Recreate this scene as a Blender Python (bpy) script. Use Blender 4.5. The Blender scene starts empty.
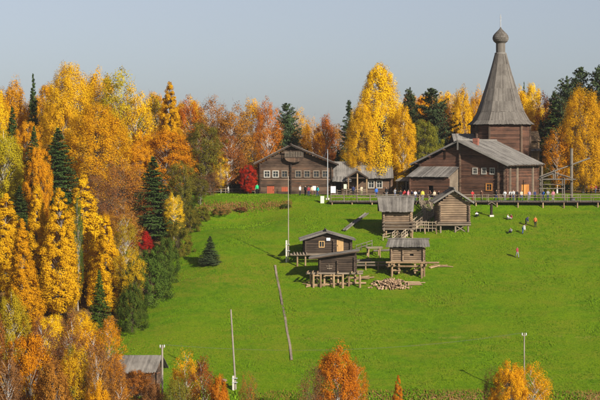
import bpy, math, random
import numpy as np
from mathutils import Vector, Matrix, Euler, noise as mnoise

R = math.radians
rng = np.random.default_rng(7)
random.seed(7)
scene = bpy.context.scene
col = scene.collection

# ------------------------------------------------------------------ camera
F, HZ, EZ = 1684.0, 150.0, 8.0          # focal length in 600-px units, eye line row, eye height
cam_d = bpy.data.cameras.new('camera'); cam = bpy.data.objects.new('camera', cam_d); col.objects.link(cam)
cam.location = (0, 0, EZ); cam.rotation_euler = (R(90), 0, 0)
cam_d.sensor_width = 36; cam_d.lens = 36 * F / 600
cam_d.shift_y = -50 / 600
cam_d.clip_start = 1; cam_d.clip_end = 8000
scene.camera = cam

# ------------------------------------------------------------------ sky, sun, exposure
SUN_EL = 27.0
SUN_AZ = math.degrees(math.atan2(0.64, -0.77))      # clockwise from +Y
world = bpy.data.worlds.new('World'); scene.world = world; world.use_nodes = True
wn = world.node_tree.nodes; wl = world.node_tree.links
sky = wn.new('ShaderNodeTexSky'); sky.sky_type = 'NISHITA'; sky.sun_disc = False
sky.sun_elevation = R(SUN_EL); sky.sun_rotation = R(SUN_AZ)
sky.air_density = 1.0; sky.dust_density = 0.7; sky.ozone_density = 10.0; sky.altitude = 100
bg = wn['Background']; bg.inputs['Strength'].default_value = 0.06
hz_sky = wn.new('ShaderNodeHueSaturation'); hz_sky.inputs['Saturation'].default_value = .50     # thin autumn haze greys the blue
tint = wn.new('ShaderNodeMix'); tint.data_type = 'RGBA'; tint.blend_type = 'MULTIPLY'; tint.inputs[0].default_value = 1; tint.inputs[7].default_value = (1.09, 1.015, .96, 1)
wl.new(sky.outputs[0], hz_sky.inputs['Color']); wl.new(hz_sky.outputs[0], tint.inputs[6]); wl.new(tint.outputs[2], bg.inputs['Color'])
sun_d = bpy.data.lights.new('sun', 'SUN'); sun_d.energy = 4.7; sun_d.angle = R(1.0); sun_d.color = (1.0, 0.93, 0.82)
sun = bpy.data.objects.new('sun', sun_d); col.objects.link(sun)
sdir = Vector((math.sin(R(SUN_AZ)) * math.cos(R(SUN_EL)), math.cos(R(SUN_AZ)) * math.cos(R(SUN_EL)), math.sin(R(SUN_EL))))
sun.rotation_euler = sdir.to_track_quat('Z', 'Y').to_euler(); sun.location = sdir * 200
scene.view_settings.view_transform = 'Standard'; scene.view_settings.look = 'None'
scene.view_settings.exposure = 0.72; scene.view_settings.gamma = 1.0
HAZE = .00006
scene.render.engine = 'CYCLES'
scene.cycles.max_bounces = 5; scene.cycles.diffuse_bounces = 3; scene.cycles.transmission_bounces = 3

# ------------------------------------------------------------------ terrain function
PROF = np.array([(-200, 9), (0, 6.3), (60, -12), (120, -30), (165, -31), (195, -24.6), (207, -21.4), (230, -14.6), (252, -8.2), (266, -3.9),
                 (273, -1.75), (277, -0.75), (281, -0.1), (290, 0.1), (340, 0.4), (500, 2), (900, 3), (6000, 3)], float)
def sstep(a, b, v):
    t = min(1, max(0, (v - a) / (b - a))); return t * t * (3 - 2 * t)
def gully_x(Y):
    return float(np.interp(Y, [150, 205, 220, 235, 246, 266, 280, 300], [-40, -33, -29.3, -24.2, -20.8, -20.5, -21.5, -24]))
def T(x, Y):
    z = float(np.interp(Y, PROF[:, 0], PROF[:, 1])) * .5 + float(np.interp(Y - 2.0, PROF[:, 0], PROF[:, 1])) * .25 + float(np.interp(Y + 2.0, PROF[:, 0], PROF[:, 1])) * .25
    # higher terrace under the log house
    z += .35 * (1 - sstep(-1, 14, x)) * sstep(276, 281, Y)
    z -= .75 * sstep(22, 36, x) * math.exp(-((Y - 274.2) / 2.6) ** 2)      # the brow drops away under the boardwalk
    # grassy shelf and bank below the log house
    z -= 1.9 * math.exp(-((x + 11) / 8.5) ** 2) * math.exp(-((Y - 271.5) / 4.6) ** 2)
    # ravine that bounds the meadow
    if 150 < Y < 300:
        d = x - gully_x(Y)
        w = sstep(285, 272, Y) if False else 1 - sstep(272, 288, Y)
        z -= 1.3 * w * math.exp(-(d / 5.5) ** 2)
        z += 1.5 * w * sstep(-6, -20, d) if d < -6 else 0
    if 150 < Y < 340:
        z += .22 * mnoise.noise(Vector((x * .11, Y * .11, 3.1))) + .07 * mnoise.noise(Vector((x * .5, Y * .5, 9.1)))
    return z
def W(px, py, Y):
    return Vector(((px - 300) / F * Y, Y, EZ - (py - HZ) / F * Y))
def Yat(px, py):
    Y = 190.0
    while Y < 330:
        if W(px, py, Y).z <= T((px - 300) / F * Y, Y): return Y
        Y += .25
    return Y
def G(px, py):
    Y = Yat(px, py); x = (px - 300) / F * Y
    return Vector((x, Y, T(x, Y)))

# ------------------------------------------------------------------ materials
def new_mat(name):
    m = bpy.data.materials.new(name); m.use_nodes = True
    nt = m.node_tree; b = nt.nodes['Principled BSDF']
    return m, nt, b
def N(nt, t, **kw):
    n = nt.nodes.new(t)
    for k, v in kw.items(): setattr(n, k, v)
    return n
def mixrgb(nt, fac, a, b, mode='MIX'):
    n = N(nt, 'ShaderNodeMix', data_type='RGBA', blend_type=mode)
    for sock, v in ((n.inputs[0], fac), (n.inputs[6], a), (n.inputs[7], b)):
        if hasattr(v, 'links'): nt.links.new(v, sock)
        elif isinstance(v, (int, float)): sock.default_value = v
        else: sock.default_value = (*v, 1)
    return n.outputs[2]
def math_n(nt, op, a, b=0.0, c=0.0, clamp=False):
    n = N(nt, 'ShaderNodeMath', operation=op, use_clamp=clamp)
    for s, v in zip(n.inputs, (a, b, c)):
        if hasattr(v, 'links'): nt.links.new(v, s)
        else: s.default_value = v
    return n.outputs[0]
def noise_n(nt, vec, scale, detail=4, rough=.6):
    n = N(nt, 'ShaderNodeTexNoise'); n.inputs['Scale'].default_value = scale
    n.inputs['Detail'].default_value = detail; n.inputs['Roughness'].default_value = rough
    nt.links.new(vec, n.inputs['Vector']); return n.outputs['Fac']
def smooth_range(nt, v, a, b):
    n = N(nt, 'ShaderNodeMapRange', interpolation_type='SMOOTHSTEP'); nt.links.new(v, n.inputs[0])
    n.inputs[1].default_value = a; n.inputs[2].default_value = b
    return n.outputs[0]

def wood(name, dark, light, grain=(.5, .5, 6), by='rnd', rough=.85, stain=None):
    m, nt, b = new_mat(name)
    pos = N(nt, 'ShaderNodeNewGeometry').outputs['Position']
    mp = N(nt, 'ShaderNodeMapping'); mp.inputs['Scale'].default_value = grain; nt.links.new(pos, mp.inputs[0])
    g = noise_n(nt, mp.outputs[0], 2.2, 5, .7)
    big = noise_n(nt, pos, .55, 3)
    if by == 'rnd':
        a = N(nt, 'ShaderNodeAttribute', attribute_name='rnd').outputs['Fac']
    else:
        a = N(nt, 'ShaderNodeObjectInfo').outputs['Random']
    f = math_n(nt, 'ADD', math_n(nt, 'MULTIPLY', a, .55), math_n(nt, 'MULTIPLY_ADD', g, 1.3, -.45), clamp=False)
    f = math_n(nt, 'ADD', f, math_n(nt, 'MULTIPLY_ADD', big, 1.3, -.65), clamp=True)
    c = mixrgb(nt, f, dark, light)
    if stain:
        s = smooth_range(nt, noise_n(nt, mp.outputs[0], .6, 3), .55, .7)
        c = mixrgb(nt, math_n(nt, 'MULTIPLY', s, .6), c, stain)
    nt.links.new(c, b.inputs['Base Color']); b.inputs['Roughness'].default_value = rough
    b.inputs['Specular IOR Level'].default_value = .25
    bp = N(nt, 'ShaderNodeBump'); bp.inputs['Strength'].default_value = .5; bp.inputs['Distance'].default_value = .03
    nt.links.new(g, bp.inputs['Height']); nt.links.new(bp.outputs[0], b.inputs['Normal'])
    return m
def plain(name, c, rough=.7, var=.25, scale=3):
    m, nt, b = new_mat(name)
    pos = N(nt, 'ShaderNodeNewGeometry').outputs['Position']
    n = noise_n(nt, pos, scale, 4)
    cc = mixrgb(nt, n, tuple(v * (1 - var) for v in c), tuple(min(1, v * (1 + var)) for v in c))
    nt.links.new(cc, b.inputs['Base Color']); b.inputs['Roughness'].default_value = rough
    b.inputs['Specular IOR Level'].default_value = .3
    return m
def leaf(name, c1, c2, trans=.3, c3=None):
    trans = trans * 1.25
    m = bpy.data.materials.new(name); m.use_nodes = True; nt = m.node_tree
    nt.nodes.clear()
    out = N(nt, 'ShaderNodeOutputMaterial')
    a = N(nt, 'ShaderNodeAttribute', attribute_name='rnd').outputs['Fac']
    oi = N(nt, 'ShaderNodeObjectInfo').outputs['Random']
    c = mixrgb(nt, a, c1, c2)
    hs = N(nt, 'ShaderNodeHueSaturation')
    nt.links.new(math_n(nt, 'MULTIPLY_ADD', oi, .024, .488), hs.inputs['Hue'])
    nt.links.new(math_n(nt, 'MULTIPLY_ADD', oi, .3, .86), hs.inputs['Value'])
    nt.links.new(c, hs.inputs['Color'])
    if c3:   # a share of leaves of another colour, in patches through the crown
        pos = N(nt, 'ShaderNodeTexCoord').outputs['Object']
        s = smooth_range(nt, noise_n(nt, pos, 5.0, 2), .5, .66)
        cc = mixrgb(nt, s, hs.outputs[0], c3)
    else: cc = hs.outputs[0]
    d = N(nt, 'ShaderNodeBsdfDiffuse'); t = N(nt, 'ShaderNodeBsdfTranslucent')
    nt.links.new(cc, d.inputs[0]); nt.links.new(cc, t.inputs[0])
    mx = N(nt, 'ShaderNodeMixShader'); mx.inputs[0].default_value = trans
    nt.links.new(d.outputs[0], mx.inputs[1]); nt.links.new(t.outputs[0], mx.inputs[2]); nt.links.new(mx.outputs[0], out.inputs[0])
    return m

M = {}
M['log'] = wood('brown_logs', (.034, .021, .014), (.175, .112, .073), stain=(.20, .085, .04))
M['log_red'] = wood('red_brown_logs', (.040, .021, .014), (.17, .085, .054), stain=(.20, .07, .03))
M['log_obj'] = wood('granary_logs', (.075, .05, .034), (.34, .235, .145), by='obj')
M['log_dark'] = wood('dark_granary_logs', (.022, .015, .011), (.10, .068, .045), by='obj')
M['grey'] = wood('grey_boards', (.080, .072, .064), (.265, .243, .215), grain=(6, .6, .8))
M['grey_obj'] = wood('grey_loose_boards', (.060, .052, .045), (.235, .212, .182), grain=(6, .6, .8), by='obj')
M['shingle'] = wood('grey_shingles', (.075, .064, .054), (.185, .165, .142), grain=(5, 5, .7))
M['rail'] = wood('weathered_rails', (.095, .07, .05), (.29, .23, .165), by='obj')
M['pale'] = wood('pale_stair_wood', (.16, .12, .08), (.46, .37, .26), by='obj')
M['dull'] = wood('dull_grey_timber', (.065, .053, .042), (.21, .18, .145), by='obj')
M['new'] = wood('new_pine', (.36, .21, .09), (.62, .40, .17), by='obj')
M['stilt'] = wood('stilt_wood', (.14, .085, .045), (.42, .29, .16), grain=(3, 3, .6), by='obj')
M['cut'] = wood('split_firewood', (.15, .085, .045), (.52, .36, .22), by='obj')
M['orange_door'] = wood('orange_door', (.34, .13, .03), (.55, .24, .06), grain=(5, 5, .6))
M['red_door'] = wood('red_door', (.24, .05, .025), (.36, .09, .04), grain=(5, 5, .6))
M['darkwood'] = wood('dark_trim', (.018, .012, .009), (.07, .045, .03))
M['whiteframe'] = plain('pale_frame', (.37, .34, .29), .7, .15)
M['frame'] = plain('grey_frame', (.17, .135, .10), .7, .25)
M['interior'] = plain('painted_dark_interior', (.012, .010, .009), .9)  # near-black colour stands in for the unlit rooms behind openings
M['brick'] = plain('chimney_brick', (.24, .09, .06), .9, .35, 6)
M['metal'] = plain('grey_metal', (.35, .36, .37), .5, .1)
M['white'] = plain('white_board', (.72, .72, .70), .5, .06)
M['palegreen'] = plain('pale_green_board', (.55, .60, .45), .5, .06)
M['pole'] = wood('pole_wood', (.16, .135, .105), (.36, .31, .25), grain=(3, 3, .4), by='obj')
M['paleconc'] = plain('pale_stub', (.50, .47, .40), .8, .15)
M['cable'] = plain('cable', (.12, .12, .12), .5)
M['rock'] = plain('rock', (.20, .195, .18), .9, .3, 2)
mg, nt, b = new_mat('window_glass'); b.inputs['Base Color'].default_value = (.03, .035, .04, 1); b.inputs['Roughness'].default_value = .12
M['glass'] = mg

# bark
def bark(name, c, spots=None):
    m, nt, b = new_mat(name)
    pos = N(nt, 'ShaderNodeTexCoord').outputs['Object']
    mp = N(nt, 'ShaderNodeMapping'); mp.inputs['Scale'].default_value = (20, 20, 60); nt.links.new(pos, mp.inputs[0])
    n = noise_n(nt, mp.outputs[0], 1.0, 3)
    cc = mixrgb(nt, smooth_range(nt, n, .55, .68), c, spots or tuple(v * .5 for v in c))
    nt.links.new(cc, b.inputs['Base Color']); b.inputs['Roughness'].default_value = .9
    return m
M['bark_w'] = bark('birch_bark', (.58, .55, .50), (.05, .045, .04))
M['bark_b'] = bark('brown_bark', (.13, .085, .055))
M['bark_g'] = bark('grey_bark', (.20, .17, .14))
M['bark_p'] = bark('pine_bark', (.26, .12, .06))

L = {}
L['yellow'] = leaf('yellow_leaves', (.62, .355, .006), (.82, .52, .014), .3)
L['gold'] = leaf('golden_leaves', (.60, .315, .005), (.78, .45, .010), .3)
L['amber'] = leaf('amber_leaves', (.55, .235, .005), (.72, .36, .010), .3)
L['orange'] = leaf('orange_leaves', (.45, .13, .008), (.62, .24, .012), .3)
L['rust'] = leaf('rust_leaves', (.24, .085, .016), (.42, .17, .026), .25)
L['brown'] = leaf('brown_leaves', (.15, .066, .026), (.29, .125, .038), .25)
L['red'] = leaf('red_leaves', (.32, .010, .008), (.56, .05, .02), .3, c3=(.20, .03, .015))
L['yellowgreen'] = leaf('yellow_green_leaves', (.30, .23, .012), (.52, .37, .016), .3)
L['olive'] = leaf('olive_leaves', (.10, .105, .016), (.24, .20, .022), .3)
L['mixed'] = leaf('yellow_and_green_leaves', (.40, .25, .01), (.62, .35, .012), .3, c3=(.12, .15, .02))
L['green'] = leaf('green_leaves', (.045, .078, .012), (.11, .16, .022), .3)
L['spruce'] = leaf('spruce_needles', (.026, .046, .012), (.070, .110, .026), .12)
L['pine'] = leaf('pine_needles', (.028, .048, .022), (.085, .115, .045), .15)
L['dry'] = leaf('dry_weed_leaves', (.20, .11, .030), (.42, .23, .06), .25, c3=(.12, .13, .025))

# ------------------------------------------------------------------ helpers
def tag(o, label=None, cat=None, group=None, kind=None):
    if label: o['label'] = label
    if cat: o['category'] = cat
    if group: o['group'] = group
    if kind: o['kind'] = kind
    return o
def empty(name, loc, rz=0.0, label=None, cat=None, group=None):
    o = bpy.data.objects.new(name, None); col.objects.link(o); o.location = loc; o.rotation_euler = (0, 0, rz)
    o.empty_display_size = .3
    return tag(o, label, cat, group)
def link(name, mesh, parent=None, mat=None):
    o = bpy.data.objects.new(name, mesh); col.objects.link(o)
    if parent is not None: o.parent = parent
    if mat is not None:
        if not mesh.materials: mesh.materials.append(mat)
        if mesh.materials[0] != mat:
            o.material_slots[0].link = 'OBJECT'; o.material_slots[0].material = mat
    return o
def mesh_np(name, V, Fq, rnd=None, smooth=False):
    """V (n,3) ; Fq (m,k) index array, all faces of k corners."""
    me = bpy.data.meshes.new(name)
    V = np.asarray(V, np.float32); Fq = np.asarray(Fq, np.int32); m, k = Fq.shape
    me.vertices.add(len(V)); me.vertices.foreach_set('co', V.ravel())
    me.loops.add(m * k); me.loops.foreach_set('vertex_index', Fq.ravel())
    me.polygons.add(m); me.polygons.foreach_set('loop_start', np.arange(0, m * k, k, dtype=np.int32))
    if rnd is not None:
        a = me.attributes.new('rnd', 'FLOAT', 'FACE'); a.data.foreach_set('value', np.asarray(rnd, np.float32))
    me.update(calc_edges=True); me.validate()
    if smooth: me.polygons.foreach_set('use_smooth', np.ones(m, bool))
    return me

class MB:
    """collects solids into one mesh"""
    def __init__(s): s.v = []; s.f = []; s.r = []
    def poly(s, pts, r=None):
        i = len(s.v); s.v += [tuple(p) for p in pts]; s.f.append(tuple(range(i, i + len(pts)))); s.r.append(random.random() if r is None else r)
    def hexa(s, p, r=None):           # 8 points: bottom ring 0-3, top ring 4-7
        i = len(s.v); s.v += [tuple(q) for q in p]; r = random.random() if r is None else r
        for f in ((3, 2, 1, 0), (4, 5, 6, 7), (0, 1, 5, 4), (1, 2, 6, 5), (2, 3, 7, 6), (3, 0, 4, 7)):
            s.f.append(tuple(i + k for k in f)); s.r.append(r)
    def box(s, x0, x1, y0, y1, z0, z1, r=None):
        s.hexa([(x0, y0, z0), (x1, y0, z0), (x1, y1, z0), (x0, y1, z0), (x0, y0, z1), (x1, y0, z1), (x1, y1, z1), (x0, y1, z1)], r)
    def beam(s, a, b, w, h, r=None, up=(0, 0, 1)):
        a = Vector(a); b = Vector(b); d = (b - a).normalized(); up = Vector(up)
        sx = d.cross(up)
        if sx.length < 1e-4: sx = d.cross(Vector((1, 0, 0)))
        sx.normalize(); uz = sx.cross(d).normalized()
        q = []
        for p in (a, b):
            q.append([p - sx * w / 2 - uz * h / 2, p + sx * w / 2 - uz * h / 2, p + sx * w / 2 + uz * h / 2, p - sx * w / 2 + uz * h / 2])
        s.hexa([q[0][0], q[0][1], q[0][2], q[0][3], q[1][0], q[1][1], q[1][2], q[1][3]], r)
    def cyl(s, a, b, r0, r1=None, n=8, r=None):
        r1 = r0 if r1 is None else r1
        a = Vector(a); b = Vector(b); d = (b - a).normalized()
        u = d.cross(Vector((0, 0, 1)))
        if u.length < 1e-3: u = d.cross(Vector((1, 0, 0)))
        u.normalize(); w = d.cross(u)
        i = len(s.v); r = random.random() if r is None else r
        for p, rr in ((a, r0), (b, r1)):
            for k in range(n):
                t = 2 * math.pi * k / n; s.v.append(tuple(p + (u * math.cos(t) + w * math.sin(t)) * rr))
        for k in range(n):
            k2 = (k + 1) % n; s.f.append((i + k, i + k2, i + n + k2, i + n + k)); s.r.append(r)
        s.f.append(tuple(i + k for k in reversed(range(n)))); s.r.append(r)
        s.f.append(tuple(i + n + k for k in range(n))); s.r.append(r)
    def lathe(s, prof, n=12, c=(0, 0)):
        i = len(s.v)
        for (rr, z) in prof:
            for k in range(n):
                t = 2 * math.pi * k / n; s.v.append((c[0] + rr * math.cos(t), c[1] + rr * math.sin(t), z))
        for j in range(len(prof) - 1):
            for k in range(n):
                k2 = (k + 1) % n; s.f.append((i + j * n + k, i + j * n + k2, i + (j + 1) * n + k2, i + (j + 1) * n + k)); s.r.append(random.random())
    def mesh(s, name):
        me = bpy.data.meshes.new(name); me.from_pydata(s.v, [], s.f); me.update()
        a = me.attributes.new('rnd', 'FLOAT', 'FACE'); a.data.foreach_set('value', np.array(s.r, np.float32))
        return me
    def build(s, name, mat, parent=None, kind=None):
        o = link(name, s.mesh(name), parent, mat)
        if kind: o['kind'] = kind
        return o

# shared unit pieces: X axis from 0 to 1
def unit_cyl(n=8):
    b = MB(); b.cyl((0, 0, 0), (1, 0, 0), 1, 1, n); return b.mesh('log')
UNIT_LOG = unit_cyl(8); UNIT_LOG6 = unit_cyl(6)
_b = MB(); _b.box(0, 1, -.5, .5, -.5, .5); UNIT_BOX = _b.mesh('board')
def place(o, a, b, w, h, up=(0, 0, 1)):
    a = Vector(a); b = Vector(b); d = b - a; Ln = d.length; d.normalize(); up = Vector(up)
    sy = up.cross(d)
    if sy.length < 1e-4: sy = Vector((0, 1, 0)).cross(d)
    sy.normalize(); sz = d.cross(sy)
    m = Matrix((d, sy, sz)).transposed().to_4x4()
    o.matrix_local = Matrix.Translation(a) @ m @ Matrix.Diagonal((Ln, w, h, 1))
def log(name, a, b, r, mat, parent, n=8):
    o = link(name, UNIT_LOG if n == 8 else UNIT_LOG6, parent, mat); place(o, a, b, r, r); return o
def board(name, a, b, w, h, mat, parent, up=(0, 0, 1)):
    o = link(name, UNIT_BOX, parent, mat); place(o, a, b, w, h, up); return o

def log_wall(mb, p0, p1, z0, z1, d=.27, holes=(), apex=None, ext=.3, proud=0.0):
    """stacked logs from p0 to p1; holes are (s0,s1,z0,z1); apex = (s, z) adds a gable above z1"""
    p0 = Vector((p0[0], p0[1], 0)); p1 = Vector((p1[0], p1[1], 0)); Ln = (p1 - p0).length; u = (p1 - p0) / Ln
    z = z0 + d / 2; step = d * .9; top = apex[1] if apex else z1
    while z < top - d * .3:
        if z <= z1: s0, s1 = -ext, Ln + ext
        else:
            k = (z - z1) / (apex[1] - z1); s0 = apex[0] * k; s1 = Ln - (Ln - apex[0]) * k
        spans = [(s0, s1)]
        for (a, b, c, e) in holes:
            if c - d * .3 < z < e + d * .3:
                ns = []
                for (q0, q1) in spans:
                    if b <= q0 or a >= q1: ns.append((q0, q1)); continue
                    if a > q0: ns.append((q0, a))
                    if b < q1: ns.append((b, q1))
                spans = ns
        rr = random.random()
        for (q0, q1) in spans:
            if q1 - q0 > .08:
                a = p0 + u * q0 + Vector((0, 0, z)); b = p0 + u * q1 + Vector((0, 0, z))
                r = d / 2 * random.uniform(.96, 1.06)
                mb.cyl(a, b, r, r, 8, rr)
        z += step
def log_ends(mb, p, dirv, z0, z1, d=.27, ln=.35):
    z = z0 + d / 2
    dv = Vector((dirv[0], dirv[1], 0)).normalized()
    while z < z1:
        a = Vector((p[0], p[1], z)); mb.cyl(a - dv * .2, a + dv * ln * random.uniform(.85, 1.1), d / 2, d / 2, 8)
        z += d * .9
def board_plane(mb, a0, a1, b0, b1, w=.3, th=.05, jag=.08, lap=True):
    """boards running from the edge a0-a1 (top) to b0-b1 (bottom)"""
    a0, a1, b0, b1 = map(Vector, (a0, a1, b0, b1))
    n = max(2, int(round(((a1 - a0).length + (b1 - b0).length) / 2 / w)))
    nrm = (a1 - a0).cross(b0 - a0).normalized()
    if nrm.z < 0: nrm = -nrm
    for i in range(n):
        t0 = (i + .03) / n; t1 = (i + .97) / n
        ta = a0.lerp(a1, t0); tb = a0.lerp(a1, t1); ba = b0.lerp(b1, t0); bb = b0.lerp(b1, t1)
        dn = (ba - ta).normalized() * random.uniform(-jag, jag); ba = ba + dn; bb = bb + dn
        off = nrm * random.uniform(0, .035)
        mb.hexa([ta + off, tb + off, bb + off, ba + off, ta + off + nrm * th, tb + off + nrm * th, bb + off + nrm * th, ba + off + nrm * th])
def window(parent, x, y, z, w, h, frame='frame', axis='x', mull=True, out=-1):
    """casing with panes; the wall runs along axis, out = outward sign"""
    def bx(mb, s0, s1, d0, d1, z0, z1):
        d0, d1 = y + out * d0, y + out * d1
        if axis == 'x': mb.box(s0, s1, min(d0, d1), max(d0, d1), z0, z1)
        else: mb.box(min(d0, d1), max(d0, d1), s0, s1, z0, z1)
    mb = MB(); t = .16; c = x
    bx(mb, c - w / 2 - t, c + w / 2 + t, .10, .20, z + h / 2, z + h / 2 + t); bx(mb, c - w / 2 - t, c + w / 2 + t, .10, .24, z - h / 2 - t, z - h / 2)
    bx(mb, c - w / 2 - t, c - w / 2, .10, .195, z - h / 2, z + h / 2); bx(mb, c + w / 2, c + w / 2 + t, .10, .195, z - h / 2, z + h / 2)
    o = mb.build('window', M[frame], parent)
    g = MB(); bx(g, c - w / 2, c + w / 2, .0, .03, z - h / 2, z + h / 2); g.build('pane', M['glass'], o)
    if mull:
        k = MB(); bx(k, c - .035, c + .035, .035, .09, z - h / 2, z + h / 2); bx(k, c - w / 2, c - .036, .035, .088, z + h * .1 - .03, z + h * .1 + .03); bx(k, c + .036, c + w / 2, .035, .088, z + h * .1 - .03, z + h * .1 + .03)
        k.build('muntin', M[frame], o)
    return o
# ------------------------------------------------------------------ ground sheet
def axis_samples(parts):
    out = []
    for a, b, st in parts: out += list(np.arange(a, b, st))
    return np.array(out + [parts[-1][1]])
gx = axis_samples([(-900, -600, 100), (-600, -160, 40), (-160, -64, 8), (-64, 66, .8), (66, 170, 8), (170, 600, 40), (600, 900, 100)])
gy = axis_samples([(-100, 100, 25), (100, 180, 5), (180, 292, .8), (292, 345, 3), (345, 600, 25), (600, 1500, 100)])
nx, ny = len(gx), len(gy)
V = np.zeros((ny, nx, 3)); DRY = np.zeros((ny, nx)); LIT = np.zeros((ny, nx))
HUTS = []
for px_, py_, w_ in ((397, 238, 3.4), (454, 233, 3.2), (328, 262, 4.2), (336, 286, 3.6), (408, 276, 3.2), (391, 288, 3.2), (420, 224, 2.5), (430, 214, 2)):
    q_ = G(px_, py_); HUTS.append((q_.x, q_.y + .8, w_))
for j, Y in enumerate(gy):
    for i, x in enumerate(gx):
        V[j, i] = (x, Y, T(x, Y))
        d = x - gully_x(Y) if 150 < Y < 300 else x + 24
        LIT[j, i] = 1 - sstep(-1.5, 2.5, d)
        nz = mnoise.noise(Vector((x * .25, Y * .25, 0)))
        bank = 1.15 * sstep(-.75, .0, nz + .2) * math.exp(-((Y - 276.9 + 1.2 * nz) / 1.15) ** 2) * sstep(-22, -16, x) * (1 - sstep(-5.5, -1, x))
        strip = sstep(196, 200, Y) * (1 - sstep(204.5, 207.5, Y + .8 * nz)) * sstep(-4, 6, x)
        behind = sstep(296, 312, Y)
        worn = .5 * math.exp(-((Y - 222.5 - .02 * x + .8 * nz) / .8) ** 2) * sstep(-14, 0, x) * sstep(-.25, .3, nz + .25 * mnoise.noise(Vector((x * .8, Y, 4))))
        worn2 = .45 * math.exp(-((x - (-15.5 + (Y - 203) * .30)) / .5) ** 2) * (1 - sstep(214, 219, Y)) * sstep(200, 204, Y)
        hut = max([0] + [.52 * math.exp(-(((x - hx_) / hw_) ** 2 + ((Y - hy_) / 2.6) ** 2) ** 1.5) for hx_, hy_, hw_ in HUTS]) * sstep(-.6, .2, nz)
        DRY[j, i] = min(1, max(bank, strip, .9 * worn, worn2, hut, behind * .7))
idx = np.arange(nx * ny).reshape(ny, nx)
Q = np.stack([idx[:-1, :-1], idx[:-1, 1:], idx[1:, 1:], idx[1:, :-1]], -1).reshape(-1, 4)
me = mesh_np('ground', V.reshape(-1, 3), Q, None, True)
for nm, arr in (('dry', DRY), ('litter', LIT)):
    a = me.attributes.new(nm, 'FLOAT', 'POINT'); a.data.foreach_set('value', arr.ravel().astype(np.float32))
m, nt, b = new_mat('meadow_ground')
pos = N(nt, 'ShaderNodeNewGeometry').outputs['Position']
n1 = noise_n(nt, pos, .09, 5, .65); n2 = noise_n(nt, pos, .9, 6, .7); n3 = noise_n(nt, pos, 5.5, 4, .75)
mpx = N(nt, 'ShaderNodeMapping'); mpx.inputs['Scale'].default_value = (.16, .55, .3); nt.links.new(pos, mpx.inputs[0])
n4 = noise_n(nt, mpx.outputs[0], 1.0, 4, .6)
g = mixrgb(nt, smooth_range(nt, n2, .36, .62), (.064, .142, .002), (.118, .210, .003))
g = mixrgb(nt, math_n(nt, 'MULTIPLY', smooth_range(nt, n1, .40, .62), .85), g, (.140, .200, .004))
g = mixrgb(nt, math_n(nt, 'MULTIPLY', smooth_range(nt, n4, .44, .64), .7), g, (.165, .180, .010))
g = mixrgb(nt, math_n(nt, 'MULTIPLY', smooth_range(nt, n3, .42, .60), .55), g, (.040, .098, .002))
n5 = noise_n(nt, pos, .055, 3, .6)
g = mixrgb(nt, math_n(nt, 'MULTIPLY', math_n(nt, 'MULTIPLY', smooth_range(nt, n5, .52, .70), smooth_range(nt, n2, .4, .65)), .55), g, (.20, .135, .020))
dry = mixrgb(nt, smooth_range(nt, n3, .35, .65), (.20, .10, .035), (.33, .20, .085))
lit = mixrgb(nt, smooth_range(nt, n3, .3, .7), (.07, .045, .02), (.20, .11, .03))
ad = N(nt, 'ShaderNodeAttribute', attribute_name='dry').outputs['Fac']
al = N(nt, 'ShaderNodeAttribute', attribute_name='litter').outputs['Fac']
c = mixrgb(nt, smooth_range(nt, math_n(nt, 'MULTIPLY_ADD', n2, .5, math_n(nt, 'SUBTRACT', ad, .25)), .25, .8), g, dry)
c = mixrgb(nt, smooth_range(nt, math_n(nt, 'MULTIPLY_ADD', n2, .5, math_n(nt, 'SUBTRACT', al, .25)), .3, .75), c, lit)
nt.links.new(c, b.inputs['Base Color']); b.inputs['Roughness'].default_value = 1; b.inputs['Specular IOR Level'].default_value = .05
bp = N(nt, 'ShaderNodeBump'); bp.inputs['Strength'].default_value = .8; bp.inputs['Distance'].default_value = .12
nt.links.new(math_n(nt, 'ADD', n3, n2), bp.inputs['Height']); nt.links.new(bp.outputs[0], b.inputs['Normal'])
ground = link('ground', me, None, m); tag(ground, 'bright green grassy hillside with dry brown bank and leaf litter', 'ground', kind='structure')

# ------------------------------------------------------------------ big log house
Yh = 289.5
sc_ = Yh / F
def hx(px): return (px - 300) * sc_
bz = T(hx(295), Yh) - .12
def hz(py): return EZ - (py - HZ) * sc_ - bz
house = empty('log_house', (hx(295.5), Yh, bz), 0, 'large brown log house with broad gable, seven windows and small balcony', 'house')
ox = hx(295.5)
xl, xm, xr = hx(260) - ox, hx(291) - ox, hx(331.5) - ox
zE = hz(163.5); zA = hz(145); DEP = 15.0
wl_y, wl_z = hz(174), 1.0
wins = [hx(p) - ox for p in (267, 275.6, 284.6, 298.2, 307, 316.3, 325.2)]
holes = [(w - .43 - xl, w + .43 - xl, wl_y - .5, wl_y + .5) for w in wins]
holes += [(hx(267) - ox - xl, hx(274.3) - ox - xl, hz(194), hz(186.2)), (hx(281.5) - ox - xl, hx(288) - ox - xl, hz(191.5), hz(187))]
mb = MB(); log_wall(mb, (xl, 0), (xr, 0), 0, zE - .1, .28, holes, (xm - xl, zA - .25)); mb.build('front_wall', M['log'], house, 'stuff')
mb = MB(); log_wall(mb, (xl, 0), (xl, DEP), .13, zE, .28); mb.build('side_wall', M['log'], house, 'stuff')
mb = MB(); log_wall(mb, (xr, 0), (xr, DEP), .13, zE, .28); mb.build('side_wall', M['log'], house, 'stuff')
mb = MB(); log_wall(mb, (xl, DEP), (xr, DEP), 0, zE - .1, .28, (), (xm - xl, zA - .25)); mb.build('back_wall', M['log'], house, 'stuff')
mb = MB(); mb.box(xl + .14, xr - .14, .35, .40, 0, zE - .3); mb.build('dark_backing', M['interior'], house)  # added sheet stops see-through; indoor darkness is put into its colour
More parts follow.
